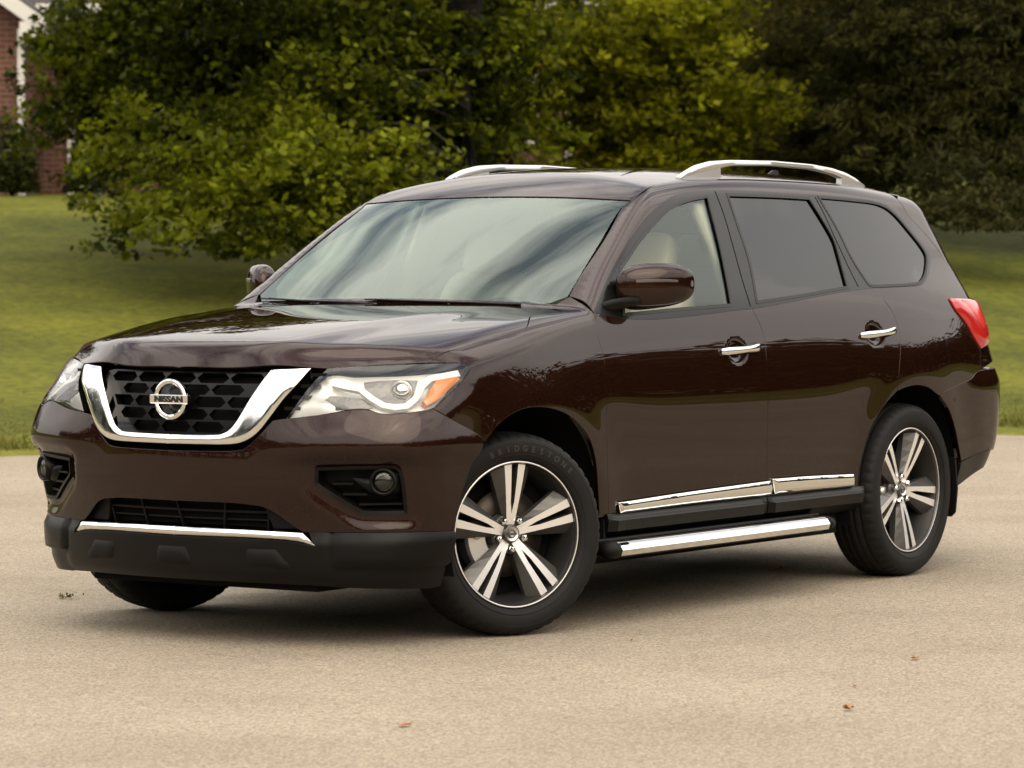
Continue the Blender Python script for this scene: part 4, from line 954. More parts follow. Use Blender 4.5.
def spoke_mesh(phi):
    """one split spoke: two machined bars with grey facets either side"""
    mb = MB()
    def P(r, lat, h):   # along the spoke axis r, sideways lat
        x, z = r*math.cos(phi)-lat*math.sin(phi), r*math.sin(phi)+lat*math.cos(phi); return (x, h, z)
    rs = [.034, .075, .120, .165, .210, .262]
    face = [.050, .058, .066, .073, .079, .084]
    def lat_at(r, deg_rim, lat_hub):
        t = (r-.034)/(.262-.034); return lat_hub*(1-t)+.262*math.tan(R(deg_rim))*t
    for s in (1, -1):
        a = [lat_at(r, 3.2, .0035 if r > .09 else .0)*s if r > .08 else 0 for r in rs]
        b = [lat_at(r, 10.0, .0165)*s for r in rs]
        g = [lat_at(r, 19.8, .0203)*s for r in rs]
        top = [P(r, x, h) for r, x, h in zip(rs, a, face)]; top2 = [P(r, x, h) for r, x, h in zip(rs, b, face)]
        gr_ = [P(r, x, h-.012-.026*i/5) for i, (r, x, h) in enumerate(zip(rs, g, face))]
        low = [P(r, x, h-.055) for r, x, h in zip(rs, g, face)]; lowi = [P(r, x, h-.05) for r, x, h in zip(rs, a, face)]
        n = len(rs)
        for A, B, mi in ((top, top2, 0), (top2, gr_, 1), (gr_, low, 1), (lowi, top, 1)):
            mb.add(A+B, [(i, i+1, n+i+1, n+i) if s > 0 else (i+1, i, n+i, n+i+1) for i in range(n-1)], mi)
    return mb
def make_wheel(name, loc, rz, phase, side):
    rim = MB()
    rim.lathe([(.2640, .086), (.2650, .0950), (.2672, .0972)], (0, 0, 0), n=96, mi=1)
    rim.lathe([(.2672, .0972), (.2690, .0980), (.2712, .0976), (.2722, .0966)], (0, 0, 0), n=96)
    rim.lathe([(.2722, .0966), (.2745, .092), (.2750, .080)], (0, 0, 0), n=96, mi=1)
    rim.lathe([(.2620, .086), (.257, .080), (.252, .060), (.240, .035), (.232, -.02), (.236, -.085), (.262, -.095)], (0, 0, 0), n=96, mi=2)
    rim.lathe([(.0, .040), (.040, .046), (.070, .044), (.078, .030), (.078, -.02)], (0, 0, 0), n=60, mi=1)
    w = rim.build(name, [MACHINED, GUNMETAL, BARREL], suv, recalc=False); w.location = loc; w.rotation_euler = (0, 0, rz)
    ty = tyre_mesh().build('tyre', TYRE, w, recalc=False)
    for k in range(5):
        a = R(phase)+2*math.pi*k/5
        spoke_mesh(a).build('spoke', [MACHINED, GUNMETAL], w, recalc=False)
        b = a+math.pi/5; m_ = MB(); c = (.0572*math.cos(b), 0, .0572*math.sin(b))
        m_.lathe([(.017, .044), (.017, .052), (.015, .050)], c, n=20, mi=1); m_.lathe([(.0125, .040), (.0125, .064), (.010, .069), (.0, .071)], c, n=6, smooth=False)
        m_.build('lug_nut', [CHROME, GUNMETAL], w, recalc=False)
    m_ = MB(); m_.lathe([(.033, .046), (.033, .060), (.030, .064), (.027, .064)], (0, 0, 0), n=40); m_.lathe([(.027, .064), (.025, .061), (.0, .062)], (0, 0, 0), n=40, mi=1)
    rg = [(.0135+.003*math.cos(t), .0625+.003*math.sin(t)) for t in np.linspace(0, 2*math.pi, 9)]; m_.lathe(rg, (0, 0, 0), n=32)
    m_.box((0, .0645, 0), (.036, .004, .007)); m_.build('centre_cap', [GUNMETAL, SATIN], w, recalc=False)
    m_ = MB(); m_.lathe([(.085, .012), (.165, .012), (.165, -.012), (.085, -.012)], (0, 0, 0), n=64); m_.lathe([(.0, .02), (.08, .018), (.085, -.02)], (0, 0, 0), n=40)
    m_.build('brake_disc', IRON, w, recalc=False)
    m_ = MB(); m_.lathe([(.100, .030), (.172, .030), (.180, .018), (.180, -.04), (.10, -.04), (.10, .03)], (0, 0, 0), n=12, a0=R(-48), a1=R(8), smooth=False); 
    for aa in (-40, 0): c = (.14*math.cos(R(aa)), 0, .14*math.sin(R(aa))); m_.lathe([(.016, .03), (.016, .045), (0, .046)], c, n=14)
    m_.build('brake_caliper', SATIN, w, recalc=False)
    m_ = MB(); m_.lathe([(.24, -.05), (.09, -.055), (0, -.05)], (0, 0, 0), n=32); m_.build('backing_plate', INNER, w, recalc=False)
    # raised maker's name moulded on the sidewall
    if side > 0 and rz != 0:
        letters = 'BRIDGESTONE'
        m_all = []
        for start in LETTER_ARC:
            for i, ch in enumerate(letters):
                a = R(start-i*6.6)      # clockwise seen from outside (front of car on the left)
                r_ = .319; cx, cz = -r_*math.cos(a), r_*math.sin(a)
                # outside view: right = -x, up = z.  local letter axes
                right = Vector((-math.sin(a), 0, -math.cos(a))); up = Vector((-math.cos(a), 0, math.sin(a)))
                M = Matrix(((right.x, up.x, 0, cx), (0, 0, 1, .1158), (right.z, up.z, 0, cz), (0, 0, 0, 1)))
                m_all.append((ch, M))
        join_letters(m_all, .030, TYRELET, w)
    return w
def join_letters(items, size, mat, parent):
    for ch, M in items:
        mb = MB()
        cu = bpy.data.curves.new('letter', 'FONT'); cu.body = ch; cu.size = size; cu.extrude = .0012; cu.align_x = 'CENTER'; cu.align_y = 'CENTER'; cu.offset = .0006
        to = bpy.data.objects.new('letter', cu); COL.objects.link(to); dg = bpy.context.evaluated_depsgraph_get()
        me = bpy.data.meshes.new_from_object(to.evaluated_get(dg)); bpy.data.objects.remove(to); me.transform(M)
        mb.add([v.co for v in me.vertices], [tuple(p.vertices) for p in me.polygons]); bpy.data.meshes.remove(me); mb.build('raised_letter', mat, parent, recalc=False)
    return None
LETTER_ARC = (112,)
STEER = R(-23)
make_wheel('wheel', (.050, .826, .378), STEER, 90, 1)
make_wheel('wheel', (-2.9, .838, .378), 0, 118, 1)
make_wheel('wheel', (.010, -.838, .378), math.pi+STEER, 90, -1)
make_wheel('wheel', (-2.9, -.838, .378), math.pi, 118, -1)
for s in (1, -1):
    for xw in (0, -2.9):
        mb = MB()
        a0, a1 = (R(-18), R(198))
        for r0 in (.49,):
            V = []; n = 40
            for h in (.48, .90):
                for k in range(n+1):
                    t = a0+(a1-a0)*k/n; V.append((xw+r0*math.cos(t), s*h, .40+r0*math.sin(t)))
            mb.add(V, [(k, k+1, n+1+k+1, n+1+k) for k in range(n)], 0, True)
            c = len(mb.v); mb.add([V[k] for k in range(n+1)], [tuple(range(n+1))], 0)
        mb.build('wheel_well', INNER, suv, recalc=False)
mb = MB(); mb.box((-1.5, 0, .34), (4.6, 1.06, .28)); mb.box((-1.45, 0, .33), (1.9, 1.70, .22)); mb.box((.55, 0, .262), (.30, 1.10, .03)); mb.box((-3.48, 0, .47), (.4, 1.3, .2)); mb.box((.68, 0, .34), (.3, 1.2, .2))
mb.build('underbody', INNER, suv)  # boxes set low, with an added front tray, to deepen the shade beneath

# cabin ---------------------------------------------------------------------------------------------
def rounded(cx, cy, cz, sx, sy, sz, p=.45, rot=None, nu=12, nv=20):
    V = []; sg = lambda v, q: math.copysign(abs(v)**q, v)
    rings = []
    for i in range(nu+1):
        ph = -math.pi/2+math.pi*i/nu; rg = []
        for k in range(nv):
            th = 2*math.pi*k/nv; v = Vector((sx*sg(math.cos(ph), p)*sg(math.cos(th), p), sy*sg(math.cos(ph), p)*sg(math.sin(th), p), sz*sg(math.sin(ph), p)))
            if rot is not None: v = rot @ v
            rg.append((cx+v.x, cy+v.y, cz+v.z))
        rings.append(rg)
    return rings
rec = Matrix.Rotation(R(-20), 3, 'Y')
def make_seat(x, y, wid):
    mb = MB(); mb.loft(rounded(x, y, .70, .27, wid, .11)); mb.loft(rounded(x-.30, y, 1.02, .085, wid*.95, .34, rot=rec))
    st_ = mb.build('seat', LEATHER, suv)
    for yy in ((y,) if wid < .4 else (y-.42, y+.42)):
        mb = MB(); mb.loft(rounded(x-.405, yy, 1.405, .055, .135, .095, rot=rec)); mb.tube([(x-.39, yy-.06, 1.25), (x-.40, yy-.06, 1.4)], .008, 6); mb.tube([(x-.39, yy+.06, 1.25), (x-.40, yy+.06, 1.4)], .008, 6)
        mb.build('headrest', LEATHER, st_)
make_seat(-1.22, .39, .25); make_seat(-1.22, -.39, .25); make_seat(-2.15, 0, .66); make_seat(-2.95, 0, .58)
mb = MB(); rings = []
for y in np.linspace(-.80, .80, 15):
    rings.append([(-.42-.16*y*y, y, 1.185), (-.60-.12*y*y, y, 1.205), (-.80, y, 1.19), (-.86, y, 1.12), (-.80, y, .88), (-.40, y, .85)])
mb.loft(rings, smooth=False)
mb.loft(rounded(-.80, .39, 1.20, .10, .20, .045)); mb.build('dashboard', DASH, suv)
mb = MB(); c = Vector((-.98, .39, 1.06)); rot = Matrix.Rotation(R(-25), 3, 'Y')
rg = [[c+rot @ Vector((.014*math.cos(a), (.185+.014*math.sin(a))*math.cos(t), (.185+.014*math.sin(a))*math.sin(t))) for a in np.linspace(0, 2*math.pi, 8, endpoint=False)] for t in np.linspace(0, 2*math.pi, 33)]
mb.loft(rg, cap=False); mb.box(c, (.04, .16, .10), rot); mb.box(c, (.015, .36, .03), rot); mb.tube([c, c+Vector((.22, 0, -.09))], .03, 8); mb.build('steering_wheel', DASH, suv)
mb = MB(); mb.box((-2.0, 0, .50), (3.4, 1.66, .03))
for s in (1, -1):
    for x in (-1.58, -2.55):     # inner pillar trim
        mb.loft([[(x-.05+dx, s*(float(SIDE(np.array(x), np.array(z)))-.035-dy), z) for dx, dy in ((0, 0), (.10, 0), (.10, .04), (0, .04))] for dx0, z in ((0, 1.15), (0, 1.3), (0, 1.45), (0, 1.62))])
    mb.loft([[(x, s*(float(SIDE(np.array(x), np.array(z)))-.04-d), z) for z, d in ((1.17, 0), (1.17, .05), (.95, .06), (.95, .03))] for x in (-.6, -1.5, -2.5, -3.3)], smooth=False)
mb.build('cabin_trim', CABIN, suv)
mb = MB(); V = []
xs = np.linspace(-1.15, -3.5, 14); ys = np.linspace(-.60, .60, 12)
mb.add([(x, y, float(ROOF(np.array(x), np.array(y)))-.045) for x in xs for y in ys], [(i*12+j, i*12+j+1, i*12+13+j, i*12+12+j) for i in range(13) for j in range(11)], 0, True)
mb.build('headliner', CABIN, suv, recalc=False)
# ================================================================= the place
rng = np.random.default_rng(7); random.seed(7)
EO = np.array([-9.9, -7.95]); ET = np.array([-.7895, .6138]); EN = np.array([-.6138, -.7895])   # far road edge: origin, along, away from the road
def edge_s(x, y): return (x-EO[0])*EN[0]+(y-EO[1])*EN[1]
def edge_t(x, y): return (x-EO[0])*ET[0]+(y-EO[1])*ET[1]
def st(s, t): return EO+EN*s+ET*t
def wob(t): return .35*np.sin(t*.21+.6)+.16*np.sin(t*.63)+.07*np.sin(t*1.7+2)
_lawn = spline([-5, 0, 3, 8, 14, 20, 24, 30, 45, 80, 200, 900], [-.05, .03, .22, .78, 1.48, 2.06, 2.22, 2.5, 3.4, 5.5, 9, 15])
NEAR = -33.0        # s of the near road edge
def ground_z(x, y):
    s = edge_s(x, y); t = edge_t(x, y)
    far = _lawn(np.maximum(s-wob(t), -4))*(1+.10*np.sin(t*.11))
    z = np.where(s-wob(t) > 0, np.maximum(far, .02), -.02)
    n = NEAR-s
    z = np.where(n > 0, .03+.9*(1-np.exp(-n/14)), z)
    return z+.05*np.sin(x*.5)*np.sin(y*.43)*sstep(2, 10, s)

def grass_mat():
    m, t, b = new_mat('lawn_grass'); b.inputs['Roughness'].default_value = .85; b.inputs['Specular IOR Level'].default_value = .15
    tcn = t.nodes.new('ShaderNodeTexCoord'); Nn, Ln = t.nodes.new, t.links.new
    n1 = Nn('ShaderNodeTexNoise'); n1.inputs['Scale'].default_value = .35; n1.inputs['Detail'].default_value = 6; n1.inputs['Roughness'].default_value = .62; Ln(tcn.outputs['Object'], n1.inputs[0])
    n2 = Nn('ShaderNodeTexNoise'); n2.inputs['Scale'].default_value = 9; n2.inputs['Detail'].default_value = 6; n2.inputs['Roughness'].default_value = .7; Ln(tcn.outputs['Object'], n2.inputs[0])
    r1 = Nn('ShaderNodeValToRGB'); e = r1.color_ramp.elements; e[0].position = .33; e[0].color = (.060, .072, .009, 1); e[1].position = .68; e[1].color = (.180, .184, .022, 1); Ln(n1.outputs[0], r1.inputs[0])
    r2 = Nn('ShaderNodeValToRGB'); e = r2.color_ramp.elements; e[0].position = .30; e[0].color = (.48, .50, .48, 1); e[1].position = .72; e[1].color = (1.45, 1.38, 1.15, 1); Ln(n2.outputs[0], r2.inputs[0])
    mm = Nn('ShaderNodeMix'); mm.data_type = 'RGBA'; mm.blend_type = 'MULTIPLY'; mm.inputs[0].default_value = 1; Ln(r1.outputs[0], mm.inputs[6]); Ln(r2.outputs[0], mm.inputs[7]); Ln(mm.outputs[2], b.inputs['Base Color'])
    n3 = Nn('ShaderNodeTexNoise'); n3.inputs['Scale'].default_value = 45; n3.inputs['Detail'].default_value = 4; Ln(tcn.outputs['Object'], n3.inputs[0])
    bp = Nn('ShaderNodeBump'); bp.inputs['Strength'].default_value = .9; bp.inputs['Distance'].default_value = .05; Ln(n3.outputs[0], bp.inputs['Height']); Ln(bp.outputs[0], b.inputs['Normal'])
    return m
def asphalt_mat():
    m, t, b = new_mat('pale_asphalt'); b.inputs['Roughness'].default_value = .9; b.inputs['Specular IOR Level'].default_value = .1
    tcn = t.nodes.new('ShaderNodeTexCoord'); Nn, Ln = t.nodes.new, t.links.new
    def noise(sc, det, ro=.55):
        n = Nn('ShaderNodeTexNoise'); n.inputs['Scale'].default_value = sc; n.inputs['Detail'].default_value = det; n.inputs['Roughness'].default_value = ro; Ln(tcn.outputs['Object'], n.inputs[0]); return n.outputs[0]
    def ramp(v, p0, c0, p1, c1):
        r = Nn('ShaderNodeValToRGB'); e = r.color_ramp.elements; e[0].position = p0; e[0].color = (*c0, 1); e[1].position = p1; e[1].color = (*c1, 1); Ln(v, r.inputs[0]); return r.outputs[0]
    def mul(a, c):
        mm = Nn('ShaderNodeMix'); mm.data_type = 'RGBA'; mm.blend_type = 'MULTIPLY'; mm.inputs[0].default_value = 1; Ln(a, mm.inputs[6]); Ln(c, mm.inputs[7]); return mm.outputs[2]
    base = ramp(noise(.45, 4), .3, (.240, .203, .152), .7, (.292, .250, .190))
    v = Nn('ShaderNodeTexVoronoi'); v.inputs['Scale'].default_value = 115; Ln(tcn.outputs['Object'], v.inputs['Vector'])
    sp = Nn('ShaderNodeSeparateColor'); Ln(v.outputs['Color'], sp.inputs[0])
    chips = ramp(sp.outputs[0], .0, (.66, .66, .68), 1.0, (1.30, 1.29, 1.25))
    fine = ramp(noise(140, 3, .7), .30, (.70, .70, .70), .70, (1.28, 1.27, 1.26))
    spots = ramp(noise(28, 2), .24, (.55, .53, .5), .36, (1, 1, 1))
    stain = ramp(noise(1.3, 5, .6), .34, (.92, .915, .91), .55, (1.02, 1.02, 1.02))
    col = mul(mul(mul(mul(base, chips), fine), spots), stain)
    Ln(col, b.inputs['Base Color'])
    bp = Nn('ShaderNodeBump'); bp.inputs['Strength'].default_value = .55; bp.inputs['Distance'].default_value = .004; Ln(v.outputs['Distance'], bp.inputs['Height']); Ln(bp.outputs[0], b.inputs['Normal'])
    return m
GRASS = grass_mat(); ASPHALT = asphalt_mat()

# ground sheet: finer near the scene, out to the horizon
def axis(): 
    a = np.concatenate([-np.geomspace(70, 1500, 14)[::-1], np.linspace(-64, 64, 110), np.geomspace(70, 1500, 14)]); return a
ax_ = axis(); GX, GY = np.meshgrid(ax_-6, ax_-2, indexing='ij'); GZ = ground_z(GX, GY); n = len(ax_)
V = np.stack([GX.ravel(), GY.ravel(), GZ.ravel()], 1)
F = [(i*n+j, (i+1)*n+j, (i+1)*n+j+1, i*n+j+1) for i in range(n-1) for j in range(n-1)]
g = mesh_obj('ground', V, F, GRASS); tag(g, 'mown green lawn rising gently behind the road', None, None, 'structure')
# road: a sheet between two slightly wavering edges
ts = np.concatenate([np.linspace(-400, -70, 24), np.linspace(-66, 20.5, 140)])
V = []; F = []
cross = np.linspace(0, 1, 9)
for t in ts:
    s0, s1 = wob(t)-.02+.03*math.sin(t*7.1), NEAR+.2*math.sin(t*.4)
    for c in cross: p = st(s0*(1-c)+s1*c, t); V.append((p[0], p[1], 0.0))
for i in range(len(ts)-1):
    for j in range(len(cross)-1): a = i*9+j; F.append((a, a+1, a+10, a+9))
rd = mesh_obj('road', V, F, ASPHALT); tag(rd, 'pale sunlit asphalt under the car', None, None, 'structure')
if rd.data.polygons[0].normal.z < 0: rd.data.flip_normals()

# ------------------------------------------------------------------ foliage
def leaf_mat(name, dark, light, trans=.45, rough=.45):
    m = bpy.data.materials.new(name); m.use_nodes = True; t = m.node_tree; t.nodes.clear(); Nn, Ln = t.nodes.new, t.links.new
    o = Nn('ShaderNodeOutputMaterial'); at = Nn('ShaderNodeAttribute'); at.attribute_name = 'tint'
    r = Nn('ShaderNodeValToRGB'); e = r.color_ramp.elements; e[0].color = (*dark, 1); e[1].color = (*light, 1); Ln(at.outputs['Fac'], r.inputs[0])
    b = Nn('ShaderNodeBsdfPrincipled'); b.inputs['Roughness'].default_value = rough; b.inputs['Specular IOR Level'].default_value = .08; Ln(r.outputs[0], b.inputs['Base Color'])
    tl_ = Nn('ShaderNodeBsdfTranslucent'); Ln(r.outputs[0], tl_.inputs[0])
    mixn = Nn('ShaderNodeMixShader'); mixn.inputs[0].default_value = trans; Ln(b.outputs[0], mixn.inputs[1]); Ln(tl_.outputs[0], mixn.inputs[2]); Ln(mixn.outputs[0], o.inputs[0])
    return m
def leaves(name, C, size, mat, parent=None, aspect=.62, up=.5, tint=None, droop=None, sizevar=.35):
    """one mesh of folded leaf blades at centres C"""
    k = len(C); nrm = rng.normal(size=(k, 3)); nrm[:, 2] = np.abs(nrm[:, 2])+up; nrm /= np.linalg.norm(nrm, axis=1, keepdims=True)
    d = rng.normal(size=(k, 3)) if droop is None else droop+rng.normal(size=(k, 3))*.45
    d -= nrm*np.sum(d*nrm, 1, keepdims=True); d /= np.linalg.norm(d, axis=1, keepdims=True)+1e-9; w = np.cross(nrm, d)
    sz = size*(1+sizevar*rng.normal(size=(k, 1)).clip(-2, 2)); L_, W_ = sz, sz*aspect
    P = np.stack([C-d*L_*.5, C+w*W_*.5-nrm*W_*.16-d*L_*.05, C+d*L_*.5-nrm*L_*.12, C-w*W_*.5-nrm*W_*.16-d*L_*.05], 1).reshape(-1, 3)
    me = bpy.data.meshes.new(name); me.vertices.add(4*k); me.vertices.foreach_set('co', P.ravel())
    me.loops.add(6*k); me.polygons.add(2*k)
    b = np.arange(k)[:, None]*4; me.loops.foreach_set('vertex_index', np.concatenate([b+[0, 1, 2], b+[0, 2, 3]], 1).ravel().astype(np.int32))
    me.polygons.foreach_set('loop_start', np.arange(0, 6*k, 3, dtype=np.int32)); me.polygons.foreach_set('loop_total', np.full(2*k, 3, np.int32))
    tv = rng.random(k) if tint is None else tint
    at = me.attributes.new('tint', 'FLOAT', 'POINT'); at.data.foreach_set('value', np.repeat(tv, 4).astype(np.float32))
    me.materials.append(mat); me.update(calc_edges=True)
    o = bpy.data.objects.new(name, me); COL.objects.link(o); o.parent = parent; return o
BARK = pmat('rough_bark', (.028, .021, .015), .9, bump=1.0, bscale=14, var=.4, vscale=6)
PINEBARK = pmat('reddish_bark', (.135, .078, .045), .9, bump=1.0, bscale=18, var=.35, vscale=7)
def limb_path(a, b, sag=.1, k=6):
    a, b = np.asarray(a, float), np.asarray(b, float); t = np.linspace(0, 1, k)[:, None]
    p = a*(1-t)+b*t; p[:, 2] += (np.sin(t[:, 0]*math.pi)*np.linalg.norm(b-a)*sag); p[1:-1] += rng.normal(size=(k-2, 3))*.05*np.linalg.norm(b-a)*.4
    return p
def px_ground(px, D):
    """ground point seen at image column px at distance D"""
    v = np.array(_d)+np.array(_r2)*(px-512)/3626.05; h = v[:2]/np.linalg.norm(v[:2]); p = np.array([11.0954, 8.5482])+h*D
    return p
def make_tree(name, label, base, height, trunk_r, lobes, leaf, mat, bark=BARK, density=1.0, clump=.30, per=11, cat='tree', group=None, aspect=.62, up=.5, droop_f=None, trunk_top=.8, crown_name='crown', tint_bias=0):
    """trunk, limbs out to each lobe, and a crown of separate leaves. lobes: (dx, dy, z, rx, ry, rz, weight)"""
    bx, by = base; bz = float(ground_z(np.array(bx), np.array(by)))
    root = tag(empty(name, (bx, by, bz)), label, cat, group)
    mb = MB(); pts = [(0, 0, -.25), (.02, .0, .4), (.05, -.03, height*.25), (-.04, .05, height*.5), (.03, .02, height*trunk_top)]
    mb.tube(pts, [trunk_r*1.45, trunk_r*1.05, trunk_r*.85, trunk_r*.6, trunk_r*.15], n=10)
    C = []; D_ = []; T_ = []
    for (dx, dy, z, rx, ry, rz, wgt) in lobes:
        near = dx*VIEW[0]+dy*VIEW[1] < -1.6       # sunlight on boughs towards the road, put into a lighter leaf tint
        zs_ = max(min(2.4, height*.5), min(height*trunk_top, z-.25*math.hypot(dx, dy)))*.92
        if near and z < 3.4: zs_ = max(.8, z-.1)
        r0 = trunk_r*.25*max(.3, 1-zs_/height)*min(1, wgt/450)
        if droop_f is None or wgt > 200: mb.tube(limb_path((0, 0, zs_), (dx, dy, z)), np.linspace(r0+.006, .006, 6), n=6)
        ns_ = max(3, int(wgt*density/15)); per_s = 15*.62     # the mass is made of separate leafy sprays with gaps between them
        u = rng.normal(size=(ns_, 3)); u /= np.linalg.norm(u, axis=1, keepdims=True); u *= (rng.random((ns_, 1))**.40)*(.80+.45*rng.random((ns_, 1)))
        sc_ = np.array([dx, dy, z])+u*[rx, ry, rz]
        for p_ in sc_[rng.random(ns_) < (.35 if droop_f is None else .1)]: mb.tube(limb_path((dx*.8, dy*.8, z-.1), p_, .05, 4), [.012, .009, .006, .003], n=4)
        cnt = rng.poisson(per_s, ns_)+1; si = np.repeat(np.arange(ns_), cnt); nc = len(si)
        wid = clump*(1.1+.9*rng.random(ns_)); q_ = rng.normal(size=(nc, 3)); out_ = np.hypot(q_[:, 0], q_[:, 1])
        cc = sc_[si]+q_*np.stack([wid, wid, wid*.36], 1)[si]; cc[:, 2] -= (.20*wid[si]*out_**2)*(1 if droop_f is None else .4)
        kk = rng.poisson(per*1.7, nc)+2
        idx = np.repeat(np.arange(nc), kk); off = rng.normal(size=(len(idx), 3))*clump*.55*[1, 1, .55]
        st_ = .62*(rng.random(ns_)-.5)
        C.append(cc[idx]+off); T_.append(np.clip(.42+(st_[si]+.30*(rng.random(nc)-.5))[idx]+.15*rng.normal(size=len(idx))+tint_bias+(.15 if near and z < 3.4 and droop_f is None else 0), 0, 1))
        u = u[si]
        if droop_f is not None:
            dd = u[idx]*[1, 1, 0]+droop_f*np.array([0, 0, 1]); D_.append(dd)
    mb.build('trunk', bark, root, recalc=False)
    C = np.vstack(C); T_ = np.concatenate(T_)
    ok = C[:, 2]+bz > float(ground_z(np.array(bx), np.array(by)))+.15
    dr = np.vstack(D_)[ok] if droop_f is not None else None
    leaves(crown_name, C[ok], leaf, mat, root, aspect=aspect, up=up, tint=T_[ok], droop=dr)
    return root
MAPLE = leaf_mat('maple_leaves', (.018, .025, .003), (.235, .265, .012))
YELLOWG = leaf_mat('yellow_green_leaves', (.040, .046, .004), (.33, .335, .014), trans=.58)
CEDAR = leaf_mat('cedar_sprays', (.016, .018, .005), (.058, .054, .011), trans=.2, rough=.7)
OLIVE = leaf_mat('olive_needles', (.050, .048, .010), (.125, .108, .020), trans=.25, rough=.7)
SHRUB_T = leaf_mat('gap_shade_leaves', (.014, .017, .005), (.040, .044, .010), trans=.2)
SHRUB = leaf_mat('shrub_leaves', (.018, .022, .006), (.055, .058, .010), trans=.3)
WOODL = leaf_mat('wood_leaves', (.012, .015, .004), (.036, .038, .008), trans=.12)

VIEW = np.array([-.82, -.57]); SIDEV = np.array([-.57, .82])      # away from the camera, to the right in the picture
def lob(right, away, z, rx, ry, rz, w):
    p = SIDEV*right+VIEW*away; return (p[0], p[1], z, rx, ry, rz, w)

def tree_lobes(px0, D, rows):
    """crown masses: column and row where they stand in the view from the road, sideways and vertical radius (m), nearer (-) or farther, depth, clumps"""
    p = px_ground(px0, D); bz = float(ground_z(np.array(p[0]), np.array(p[1]))); o_ = []
    for (px, py, rx, rz, aw, dep, n) in rows:
        d_ = D+aw; z = 1.424+d_*((384-py)/3626-.03647)-bz; o_.append(lob((px-512)*d_/3626-(px0-512)*D/3626, aw, z, rx, dep, rz, n))
    return o_
D1 = 39.0
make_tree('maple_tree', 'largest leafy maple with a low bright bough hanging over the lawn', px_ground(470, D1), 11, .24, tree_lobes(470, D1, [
     (230, -200, 3.9, 2.0, .3, 3.4, 1700), (200, -150, 3.2, .9, -3.0, 2.2, 1300), (105, 20, .30, .50, .5, 1.2, 130), (170, 20, .80, .75, .3, 1.8, 700), (270, 20, 1.2, .85, .3, 2.0, 900), (390, 15, 1.0, .85, .4, 1.8, 700), (450, 40, .6, .75, .6, 1.4, 380),  # second mass is an unseen overhang, added to shade the crown below
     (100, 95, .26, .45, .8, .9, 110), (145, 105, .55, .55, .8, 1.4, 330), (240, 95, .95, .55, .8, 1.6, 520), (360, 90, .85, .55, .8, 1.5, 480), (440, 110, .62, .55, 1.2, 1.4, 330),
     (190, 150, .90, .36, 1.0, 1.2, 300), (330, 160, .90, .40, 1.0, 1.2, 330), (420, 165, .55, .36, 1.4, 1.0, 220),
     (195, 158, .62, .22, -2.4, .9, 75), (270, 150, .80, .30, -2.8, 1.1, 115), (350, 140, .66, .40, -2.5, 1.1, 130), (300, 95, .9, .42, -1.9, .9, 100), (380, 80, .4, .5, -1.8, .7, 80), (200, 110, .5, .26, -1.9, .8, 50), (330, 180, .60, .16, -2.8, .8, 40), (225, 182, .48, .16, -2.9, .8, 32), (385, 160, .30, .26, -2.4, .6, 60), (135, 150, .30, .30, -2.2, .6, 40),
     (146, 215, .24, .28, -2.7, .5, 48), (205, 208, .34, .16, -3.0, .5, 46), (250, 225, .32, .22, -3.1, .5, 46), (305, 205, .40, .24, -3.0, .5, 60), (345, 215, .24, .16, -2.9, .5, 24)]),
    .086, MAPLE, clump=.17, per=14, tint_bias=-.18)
D2 = 44.0
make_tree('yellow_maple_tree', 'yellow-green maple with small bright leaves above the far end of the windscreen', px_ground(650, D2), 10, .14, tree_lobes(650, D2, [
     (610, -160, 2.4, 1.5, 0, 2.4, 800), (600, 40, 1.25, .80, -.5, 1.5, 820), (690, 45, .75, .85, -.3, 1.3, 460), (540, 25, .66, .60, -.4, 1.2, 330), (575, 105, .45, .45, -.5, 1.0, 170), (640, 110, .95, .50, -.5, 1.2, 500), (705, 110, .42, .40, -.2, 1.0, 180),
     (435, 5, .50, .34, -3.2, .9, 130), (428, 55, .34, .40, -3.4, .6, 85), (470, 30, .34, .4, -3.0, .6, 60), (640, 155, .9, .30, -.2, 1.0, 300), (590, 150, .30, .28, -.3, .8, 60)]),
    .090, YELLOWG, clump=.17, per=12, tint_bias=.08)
make_tree('gap_shade_tree', 'dark dense evergreen added to darken the gap between the two maples', px_ground(455, 47.2), 6, .12, tree_lobes(455, 47.2, [(455, 165, .62, .6, 0, .7, 560), (450, 100, .66, .7, 0, .8, 600), (468, 30, .6, .7, 0, .7, 420), (400, 150, .55, .7, .2, .6, 480), (355, 160, .5, .6, .3, .6, 380)]), .08, SHRUB_T, clump=.13, per=10)  # filler tree, added to make the dark shade between the maples
for i, (px, D, lab) in enumerate(((705, 50, 'small olive cedar with thin pale trunk left of a twin behind the roof rail'), (766, 49, 'small olive cedar with reddish trunk right of its twin behind the roof rail'))):
    make_tree('cedar_tree', lab, px_ground(px, D), 7.5, .075, tree_lobes(px, D, [
        (px-4, 105, .85, .55, 0, .8, 420), (px+12, 50, .95, .70, .1, 1.0, 480), (px, -20, .95, .9, 0, 1.0, 420), (px, -120, .6, 1.1, 0, .6, 260), (px-36, 128, .42, .24, -.2, .6, 100), (px+36, 125, .42, .24, .1, .6, 100)]),
        .10, OLIVE, PINEBARK, clump=.14, per=19, aspect=.22, up=.1, droop_f=.25, group='small cedars behind the roof rail', trunk_top=.95)
